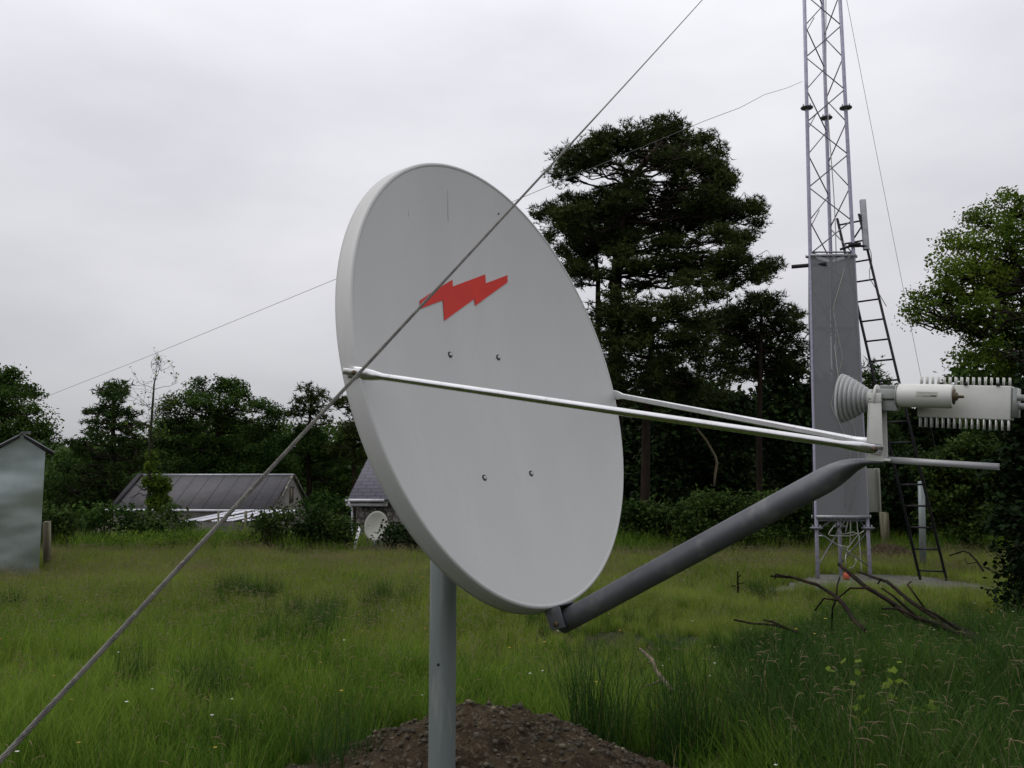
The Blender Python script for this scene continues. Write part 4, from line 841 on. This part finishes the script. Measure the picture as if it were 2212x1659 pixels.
# hedges and bushes
def bush(label, d, pads, m, size=.09, dens=1.0, sub=.28, group=None, name='bush'):
    g = at(pads[0][0], pads[0][1], d); gz = float(height(g[0], g[1]))
    root = thing(name, (g[0], g[1], gz), label, 'bush', group); mb, tm = MB(), MB()
    for cx, cy, rx, ry in pads:
        c = at(cx, cy, d + rng.normal() * .25); r = np.array([rx, rx * .8, ry]) * d / FPX; area = math.pi * r[0] * r[2]
        leaves(mb, crown_pts(c, r, int(dens * 12 * area / size ** 2), max(6, int(area / sub ** 2 * 1.8)), sub, .8), size, .3)
        for _ in range(5): limb(tm, (c[0] + rng.normal() * r[0] * .2, c[1], gz - .05), c + inball(1, .3)[0] * r * .9, .02, .006, .06, 5)
    tm.build('stems', M['bark'], root); mb.build('foliage', m, root); return root
bush('dark bramble bush in front of the barn gable', 21.2, [(590, 1130, 38, 24), (560, 1140, 24, 26), (620, 1115, 30, 16), (600, 1165, 40, 20)], M['leafD'], .08)
bush('big dark bush beside the leaning white board', 20.9, [(700, 1130, 55, 40), (660, 1140, 30, 36), (740, 1145, 30, 40), (700, 1165, 60, 24)], M['leafD'], .08)
bush('tall weedy growth between the barn gable and the cottage wall', 30, [(660, 1092, 22, 12), (690, 1085, 22, 14), (720, 1085, 20, 14), (735, 1098, 16, 10)], M['leafA'], .13)
bush('dark round bush in front of the cottage, right of the spare dish', 20.6, [(862, 1150, 34, 26), (840, 1158, 20, 22), (890, 1150, 30, 30), (900, 1172, 40, 14)], M['leafC'], .08)
bush('leafy bush beside the metal hut behind the pale fence post', 20.8, [(120, 1120, 34, 26), (95, 1125, 24, 30), (150, 1130, 30, 26), (110, 1155, 40, 18)], M['leafD'], .10)
bush('low arching bush behind the timber pallet', 22.5, [(190, 1118, 36, 20), (230, 1110, 34, 16), (270, 1120, 34, 20), (215, 1130, 40, 16)], M['leafA'], .11)
bush('brownish hedge bush under the barn eaves left of the white tin', 22.3, [(310, 1125, 44, 26), (360, 1122, 36, 24), (300, 1150, 40, 20), (350, 1150, 44, 22), (395, 1140, 26, 20)], M['leafD'], .10)
bush('pale green weedy clump on the meadow edge below the barn', 20.6, [(300, 1165, 40, 14), (350, 1168, 40, 18), (320, 1180, 30, 12), (260, 1165, 30, 12)], M['leafB'], .06, .5)
bush('weedy strip of tall herbs below the white tin roof', 20.7, [(420, 1160, 44, 18), (480, 1158, 44, 18), (530, 1150, 30, 18), (450, 1172, 50, 12), (520, 1172, 40, 12)], M['leafB'], .06, .5)
bush('low shadowy hedge bush right of the lower dish rim', 20.9, [(1395, 1110, 56, 34), (1360, 1120, 40, 44), (1430, 1120, 50, 40), (1390, 1150, 60, 26)], M['leafD'], .09)
bush('large hedge bush in the middle behind the boom arm', 21, [(1510, 1095, 60, 34), (1480, 1120, 56, 44), (1550, 1110, 56, 40), (1520, 1150, 60, 26)], M['leafD'], .09)
bush('reddish topped hedge bush close to the left of the mast', 20.8, [(1620, 1085, 50, 30), (1650, 1110, 56, 44), (1600, 1120, 50, 40), (1640, 1155, 60, 24)], M['leafD'], .09)
bush('bushy hedge end right behind the mast foot', 21.1, [(1720, 1090, 50, 36), (1760, 1105, 50, 44), (1700, 1130, 50, 36), (1800, 1110, 50, 44), (1760, 1150, 70, 24)], M['leafD'], .09)
tag(MB().tube([at(1505, 925, 30) , at(1525, 950, 30), at(1545, 985, 30), at(1549, 1000, 30), at(1545, 1025, 30), at(1543, 1050, 30)], [.03, .035, .04, .045, .045, .045], 6).build('dead_limb', M['stick'], smooth=True), 'long bare pale limb hanging in the dark wood below the struts', 'branch')
# far dark woods that close the view
def woods(name, x0, x1, ytop, ybot, d, n, m, size=.4):
    mb = MB()
    cols = int((x1 - x0) / 14)
    for _ in range(cols):
        x = x0 + (x1 - x0) * rng.random(); yt = ytop(x) + rng.normal() * 8; dd = d + rng.random() * 8
        for y in np.arange(yt, ybot, 26):
            r = np.array([24, 24, 18]) * dd / FPX * (.7 + .6 * rng.random())
            leaves(mb, crown_pts(at(x + rng.normal() * 6, y, dd), r, n, 9, .8), size * (1 - .35 * (x < 900)), .3)
    return tag(mb.build(name, m), kind='stuff')
woods('woodland', -60, 830, lambda x: 1030 if x < 130 else (985 if x < 335 else (935 if x < 610 else 948) + 10 * math.sin(x * .09)), 1120, 62, 330, M['leafA'])
woods('woodland', 1300, 2300, lambda x: 880 + 25 * math.sin(x * .02) + 25 * math.sin(x * .11), 1150, 52, 150, M['leafC'])

# ------------------------------------------------------------------ fallen branches
def zb(x, y): return ((1800 + .4643 * x) * .8641, (1150 + .4643 * y) * .8641)
def branch(label, pts, d0, d1, r0, r1, sides=(), m='deadwood', name='fallen_branch', group='fallen branches'):
    P = [np.array(zb(*p)) for p in pts]; n_ = len(P); ds = np.linspace(d0, d1, n_)
    W = np.array([at(p[0], p[1], d) for p, d in zip(P, ds)])
    t = np.linspace(0, n_ - 1, n_ * 5); Wf = np.stack([np.interp(t, np.arange(n_), W[:, c]) for c in range(3)], 1)
    Wf += rng.standard_normal(Wf.shape) * np.linspace(r0, r1, len(Wf))[:, None] * .06
    mb = MB(); mb.tube(Wf, np.linspace(r0, r1, len(Wf)) * (1 + .05 * rng.standard_normal(len(Wf))), 8)
    for i_, pp in sides:
        Q = [Wf[int(i_ * 5)]] + [at(*zb(*p), ds[min(int(i_), n_ - 1)] + .1 * k_) for k_, p in enumerate(pp)]
        mb.tube(np.array(Q), np.linspace((r0 + r1) * .26, .008, len(Q)), 6)
    return tag(mb.build(name, M[m], smooth=True), label, 'branch', group)
branch('thick dark fallen branch with a torn orange scar, middle one before the mast', [(1420, 985), (1300, 930), (1180, 890), (1020, 840), (900, 750), (780, 680), (640, 560)], 7.3, 9.9, .034, .019, [(3, [(930, 730), (870, 690)]), (2, [(1060, 850), (960, 800), (870, 800)]), (4, [(800, 690), (700, 690), (640, 740)]), (1, [(1160, 830), (1080, 790)])])
branch('dark fallen branch lying behind and above the thick scarred one', [(1400, 965), (1300, 910), (1200, 870), (1080, 800), (1000, 740), (900, 655), (820, 630), (745, 600)], 7.6, 10.4, .027, .013, [(3, [(1010, 670), (1028, 655)]), (5, [(870, 640), (850, 665)])])
branch('arched dark fallen branch nearest the left edge of the slab', [(780, 920), (720, 860), (660, 770), (610, 725), (520, 670), (380, 630), (275, 625)], 7.8, 9.2, .023, .012, [(3, [(630, 680), (645, 630)]), (3, [(605, 800), (600, 930)]), (2.6, [(560, 745), (510, 810)]), (5.6, [(300, 615), (295, 640)])])
branch('low thin fallen branch lying lowest and leftmost before the slab', [(420, 930), (380, 915), (300, 890), (260, 885), (170, 880), (75, 860)], 7.8, 8.3, .013, .008, [(2, [(270, 870), (235, 860)]), (1, [(330, 890), (270, 865)])])
branch('small arched twig standing in the grass right of the ladder foot', [(1420, 600), (1380, 540), (1340, 500), (1310, 490), (1235, 515)], 13.5, 14.0, .016, .012, [(1, [(1330, 560), (1320, 530)])])
branch('dead upright stalk in the short grass left of the slab', [(97, 712), (96, 660), (95, 600)], 12.6, 12.4, .018, .008, [(1, [(60, 680)]), (1.3, [(130, 660)]), (2, [(110, 620)])], name='dead_stalk')
def zs(x, y): return ((1300 + .4822 * x) * .8641, (1050 + .4822 * y) * .8641)
P = [at(*zs(x, y), d) for (x, y), d in zip([(620, 1185), (655, 1215), (690, 1250), (705, 1300), (740, 1345), (790, 1405)], np.linspace(6.9, 5.9, 6))]
mb = MB().tube(P, [.009, .012, .016, .015, .018, .016], 7); mb.tube([P[4], at(*zs(690, 1370), 6.1), at(*zs(640, 1380), 6.2)], [.01, .008, .005], 6); mb.tube([P[2], at(*zs(660, 1262), 6.5)], [.009, .005], 5)
tag(mb.build('stick', M['stick'], smooth=True), 'short pale bare stick poking out of the grass below the boom arm', 'stick')
# distant soil patch behind the mast
pc = gnd(1920, 1206, .1)
xs = np.linspace(-1.3, 1.0, 30) + pc[0]; ys = np.linspace(-1.0, 1.0, 26) + pc[1]
tag(MB().add(*grid(xs, ys, lambda a, b: -.06 + .42 * np.exp(-(((a - pc[0]) / .75) ** 2 + ((b - pc[1]) / .55) ** 2)) + .03 * rng.standard_normal(a.shape))).build('soil_mound', M['soil'], smooth=True), 'low brown soil heap in the grass between the mast and the ladder', 'soil mound')

# ------------------------------------------------------------------ grass
SRC = bpy.data.collections.new('grass_sources')
def blades(mb, n, rad, h0, h1, w0, w1, bend, dry=.06, seg=4):
    a = rng.random(n) * 6.283; rr = rad * np.sqrt(rng.random(n)); B = np.stack([rr * np.cos(a), rr * np.sin(a), np.full(n, -.03)], 1)
    dz = rng.random(n) * 6.283; dirn = np.stack([np.cos(dz), np.sin(dz), np.zeros(n)], 1); sd_ = np.stack([-np.sin(dz), np.cos(dz), np.zeros(n)], 1)
    h = h0 + (h1 - h0) * rng.random(n); bd = bend * (.3 + rng.random(n)) * h; wd = w0 + (w1 - w0) * rng.random(n)
    t = np.linspace(0, 1, seg + 1); V = []
    for q_ in t:
        c = B + dirn * (bd * q_ ** 2)[:, None] + np.array([0, 0, 1]) * (h * (q_ - .22 * q_ ** 3 * np.minimum(bd / h, 1.3)))[:, None]
        ww = (wd * .5 * (1 - q_ ** 1.6) + .0004)[:, None]; V += [c - sd_ * ww, c + sd_ * ww]
    V = np.stack(V, 1); m = 2 * (seg + 1); base = np.arange(n)[:, None, None] * m
    f = np.array([(2 * i_, 2 * i_ + 1, 2 * i_ + 3, 2 * i_ + 2) for i_ in range(seg)])
    tint = np.where(rng.random(n) < dry, 2.0, rng.random(n) * .9 + .02)
    mb.add(V.reshape(-1, 3), (base + f).reshape(-1, 4), np.repeat(tint, m))
def seedheads(mb, n, rad, h0, h1, droop=.5, hs=.0055, hl=.06):
    for _ in range(n):
        a, b = rng.random() * 6.283, rng.random() * 6.283; r_ = rad * math.sqrt(rng.random()); h = h0 + (h1 - h0) * rng.random()
        p0 = np.array([r_ * math.cos(a), r_ * math.sin(a), -.02]); dv = np.array([math.cos(b), math.sin(b), 0]); le = h * (.08 + .22 * rng.random())
        pts = [p0 + dv * le * t ** 2 + np.array([0, 0, h * t]) for t in (0, .35, .7, 1)]
        e_ = pts[-1]; pts2 = [e_ + dv * hl * t * (.4 + droop * t) + np.array([0, 0, hl * (t * .75 - droop * t * t * .9)]) for t in (0, .3, .6, 1)]
        mb.tube(np.array(pts), [.0013, .0012, .0010, .0009], 3, caps=False, tint=.7 if rng.random() < .5 else 2.0)
        mb.tube(np.array(pts2), [.001, hs * .5, hs * .45, .001], 4, caps=False, tint=2.0)
def src(name, fn, m):
    mb = MB(); fn(mb); me = mb.mesh(name, m); o = bpy.data.objects.new(name, me); SRC.objects.link(o); return o
for q_ in range(4): src('a%d_short_tuft' % q_, lambda mb: blades(mb, 90, .13, .10, .26, .003, .0065, .75, .04), M['grass'])
for q_ in range(4): src('b%d_tall_tuft' % q_, lambda mb: blades(mb, 80, .14, .22, .46, .003, .007, .6, .05), M['grass'])
for q_ in range(3): src('c%d_seed_tuft' % q_, lambda mb: (blades(mb, 45, .15, .2, .42, .003, .006, .55, .08), seedheads(mb, 3, .16, .30, .54)), M['grass'])
for q_ in range(3): src('d%d_far_tuft' % q_, lambda mb: (blades(mb, 120, .30, .14, .34, .006, .012, .6, .07, 3), seedheads(mb, 10, .3, .28, .40, .3, .006, .05)), M['grassfar'])
for q_ in range(3): src('e%d_olive_tuft' % q_, lambda mb: (blades(mb, 90, .16, .14, .34, .003, .007, .65, .06), seedheads(mb, 3, .16, .28, .42)), M['grassfar'])
for q_ in range(3): src('f%d_lush_tuft' % q_, lambda mb: (blades(mb, 75, .15, .30, .62, .0035, .008, .6, .05), seedheads(mb, 1, .17, .40, .66, .6, .005, .055)), M['grasstall'])
for q_ in range(2): src('g%d_rush_tuft' % q_, lambda mb: blades(mb, 90, .11, .25, .52, .003, .0045, .4, .05, 5), M['rush'])
def scatter(name, P, sc_, ix, coll=SRC):
    me = bpy.data.meshes.new(name); me.vertices.add(len(P)); me.vertices.foreach_set('co', np.asarray(P, float).ravel())
    for nm, ty, vals in (('sc', 'FLOAT', sc_), ('rz', 'FLOAT', rng.random(len(P)) * 6.283), ('ix', 'INT', ix)):
        a = me.attributes.new(nm, ty, 'POINT'); a.data.foreach_set('value', np.asarray(vals, float if ty == 'FLOAT' else np.int32))
    o = bpy.data.objects.new(name, me); ROOT.objects.link(o)
    ng = bpy.data.node_groups.new(name, 'GeometryNodeTree'); ng.interface.new_socket('Geometry', in_out='INPUT', socket_type='NodeSocketGeometry'); ng.interface.new_socket('Geometry', in_out='OUTPUT', socket_type='NodeSocketGeometry')
    n = ng.nodes.new; gi, go = n('NodeGroupInput'), n('NodeGroupOutput'); iop = n('GeometryNodeInstanceOnPoints'); ci = n('GeometryNodeCollectionInfo')
    ci.inputs['Collection'].default_value = coll; ci.inputs['Separate Children'].default_value = True; ci.inputs['Reset Children'].default_value = True
    def na(nm, ty):
        a = n('GeometryNodeInputNamedAttribute'); a.data_type = ty; a.inputs['Name'].default_value = nm; return a.outputs['Attribute']
    cx = n('ShaderNodeCombineXYZ'); l = ng.links.new
    l(gi.outputs[0], iop.inputs['Points']); l(ci.outputs[0], iop.inputs['Instance']); iop.inputs['Pick Instance'].default_value = True
    l(na('ix', 'INT'), iop.inputs['Instance Index']); l(na('rz', 'FLOAT'), cx.inputs[2]); l(cx.outputs[0], iop.inputs['Rotation']); l(na('sc', 'FLOAT'), iop.inputs['Scale']); l(iop.outputs[0], go.inputs[0])
    md = o.modifiers.new('scatter', 'NODES'); md.node_group = ng
    return tag(o, kind='stuff')
def inpoly(x, y, poly):
    r = np.zeros(len(x), bool); n_ = len(poly)
    for i_ in range(n_):
        (x0, y0), (x1, y1) = poly[i_], poly[(i_ + 1) % n_]
        c = ((y0 > y) != (y1 > y)) & (x < (x1 - x0) * (y - y0) / (y1 - y0 + 1e-12) + x0); r ^= c
    return r
slabin = [(5.4 + (x - 5.4) * .93, 14.6 + (y - 14.6) * .9) for x, y in sl_]
def strip(y0, y1, dens):
    hw = .62 * y1 + 2.5; n_ = int(dens * 2 * hw * (y1 - y0)); x = (rng.random(n_) * 2 - 1) * hw; y = y0 + (y1 - y0) * rng.random(n_)
    ok = np.abs(x) < .62 * y + 2.5
    ok &= np.hypot(x - MC[0], y - MC[1]) > 1.04 + .12 * np.sin(x * 9)
    ok &= ~inpoly(x, y, slabin); ok &= np.hypot(x - POLE[0], y - POLE[1]) > .1
    ok &= ~((np.abs((x - hc[0]) * hx[0] + (y - hc[1]) * hx[1]) < .6) & (np.abs((x - hc[0]) * vd[0] + (y - hc[1]) * vd[1] - .35) < 1.0))
    ok &= np.hypot((x - pc[0]) / 1.1, (y - pc[1]) / .7) > .9
    return x[ok], y[ok]
def field(x, y): return .5 + .5 * np.sin(x * .8 + 1.2 * np.sin(y * .55 + .4)) * np.sin(y * .75 + 1.0 + np.sin(x * .6))
Pn, Sn, In = [], [], []
for y0, y1, dens in ((1.8, 4, 95), (4, 7, 95), (7, 10, 75), (10, 14, 55)):
    x, y = strip(y0, y1, dens); f = field(x, y); tall = f + .75 * ((x > .75 + .1 * y) & (y < 9.5)) + .22 * rng.standard_normal(len(x))
    bare = np.exp(-(((x - 1.2) / 1.0) ** 2 + ((y - 9.3) / 1.0) ** 2)) + .25 * np.exp(-(((x - 5.2) / 2.2) ** 2 + ((y - 12.2) / .9) ** 2)); bare = np.minimum(bare, 1); tall = tall - 1.0 * bare
    ix = np.where(tall > 1.0, np.where(rng.random(len(x)) < .6, rng.integers(8, 11, len(x)), rng.integers(4, 8, len(x))), np.where(tall > .62, rng.integers(4, 8, len(x)), rng.integers(0, 4, len(x))))
    ix = np.where(rng.random(len(x)) < np.clip((y - 6.5) / 6, 0, 1) * .95, rng.integers(14, 17, len(x)), ix)
    lush = (x > .75 + .12 * y) & (y < 9.8 + .9 * np.sin(x * 2)) & (rng.random(len(x)) < np.clip((x - .75 - .12 * y) * 2.2, 0, .85)); ix = np.where(lush, rng.integers(17, 20, len(x)), ix)
    ix = np.where((rng.random(len(x)) < .05), rng.integers(8, 11, len(x)), ix)
    rp = np.clip(np.sin(x * 1.7 + 2.1 * np.sin(y * .9)) * np.sin(y * 1.3 + 1.1 * np.sin(x * 1.1)) - .45, 0, 1); ix = np.where(rng.random(len(x)) < rp * .45, rng.integers(20, 22, len(x)), ix)
    tail = np.where((x > 1.5) & (y > 6.6), .72, 1.0)
    s_ = tail * (.75 + .5 * rng.random(len(x))) * (1 - .55 * bare) * np.where(x > .3 * y - .3, 1.0, .86)
    keep = rng.random(len(x)) > bare * .75
    Pn.append(np.stack([x, y, height(x, y)], 1)[keep]); Sn.append(s_[keep]); In.append(ix[keep])
for y0, y1, dens in ((14, 17, 26), (17, 20.8, 22)):
    x, y = strip(y0, y1, dens); Pn.append(np.stack([x, y, height(x, y)], 1)); Sn.append((.8 + .5 * rng.random(len(x))) * .8); In.append(rng.integers(11, 14, len(x)))
x, y = strip(20.2, 24, 12); ok = (rng.random(len(x)) < .8) & (np.abs(x + 2.9) > .8); x, y = x[ok], y[ok]; Pn.append(np.stack([x, y, height(x, y)], 1)); Sn.append(1.0 + .7 * rng.random(len(x))); In.append(rng.integers(4, 8, len(x)))
scatter('grass', np.vstack(Pn), np.concatenate(Sn), np.concatenate(In))
# rush clumps
def rushmesh(n, h):
    mb = MB(); blades(mb, n, .17, h * .40, h, .003, .0045, .42, .06, 5); return mb.mesh('rush_clump', M['rush'])
RM = [rushmesh(300, .76), rushmesh(320, .74), rushmesh(220, .58)]
rush = [((735, 1640), 4.6, 0, 1.0, 'dark rush clump left of the soil heap'), ((1290, 1560), 5.3, 1, 1.15, 'big dark rush clump directly right of the soil heap'), ((1215, 1470), 6.3, 2, 1.0, 'low rush clump in the grass behind the soil heap'), ((1480, 1580), 5.2, 0, 1.15, 'rush clump standing in front of the pale stick, on its right'), ((1640, 1600), 5.0, 1, 1.15, 'tall rush clump in the middle of the dark right hand grass'), ((560, 1275), 12.5, 2, 1.1, 'single brownish tussock alone in the meadow left of the dish'), ((500, 1590), 5.2, 2, .9, 'rush clump in the bright grass at the lower left'), ((1440, 1500), 5.9, 2, 1.1, 'rush clump beside the upper end of the pale stick')]
for (px, py), d, k_, s_, lab in rush:
    o = bpy.data.objects.new('rush_clump', RM[k_]); p = at(px, py, d); o.location = (p[0], p[1], float(height(p[0], p[1]))); o.scale = (s_, s_, s_); o.rotation_euler = (0, 0, rng.random() * 6)
    ROOT.objects.link(o); tag(o, lab, 'rush clump', 'rush clumps in the meadow')
bs = at(1905, 1600, 4.9); bsp = thing('bramble_sprout', (bs[0], bs[1], 0), 'broad leaved bramble sprout rising from the dark grass at the lower right', 'plant')
tm, lm_ = MB(), MB()
for q_ in range(7):
    a = q_ * .9 + rng.random() * .4; tip = np.array([bs[0] + .24 * math.cos(a) * (.4 + rng.random()), bs[1] + .2 * math.sin(a), .42 + .25 * rng.random()])
    p = limb(tm, (bs[0], bs[1], -.02), tip, .005, .002, .06, 7)
    for j_ in range(2, 7):
        for _ in range(3): leaves(lm_, p[j_][None] + rng.standard_normal((1, 3)) * .03, .055, 1.0, None, .7)
tm.build('stems', M['palebark'], bsp); lm_.build('foliage', M['leafB'], bsp)
# docks and wild flowers
FS = bpy.data.collections.new('flower_sources')
def flower(name, m, r_, npet, h):
    mb = MB(); mb.tube([(0, 0, 0), (.01, 0, h * .6), (.015, .005, h)], .0011, 3, caps=False)
    me = None; mb2 = MB()
    for q_ in range(npet):
        a = q_ * 6.283 / npet; c = np.array([.015, .005, h]); u_ = np.array([math.cos(a), math.sin(a), .35]); v_ = np.array([-math.sin(a), math.cos(a), 0])
        mb2.add([c, c + u_ * r_ * .6 + v_ * r_ * .4, c + u_ * r_, c + u_ * r_ * .6 - v_ * r_ * .4], [(0, 1, 2, 3)])
    o = bpy.data.objects.new(name, mb2.mesh(name, m)); FS.objects.link(o)
flower('a_buttercup', M['petal_y'], .013, 5, .36); flower('b_white_flower', M['petal_w'], .010, 6, .34); flower('c_orange_flower', M['petal_o'], .014, 7, .42)
n_ = 240; y = 3.6 + 17 * rng.random(n_) ** 1.2; x = (rng.random(n_) * 2 - 1) * (.6 * y + .5); ok = (np.hypot(x - MC[0], y - MC[1]) > 1.1) & ~inpoly(x, y, slabin)
x, y = x[ok], y[ok]
scatter('wildflowers', np.stack([x, y, height(x, y)], 1), .7 + .5 * rng.random(len(x)), rng.choice([0, 1, 2], len(x), p=[.5, .46, .04]), FS)
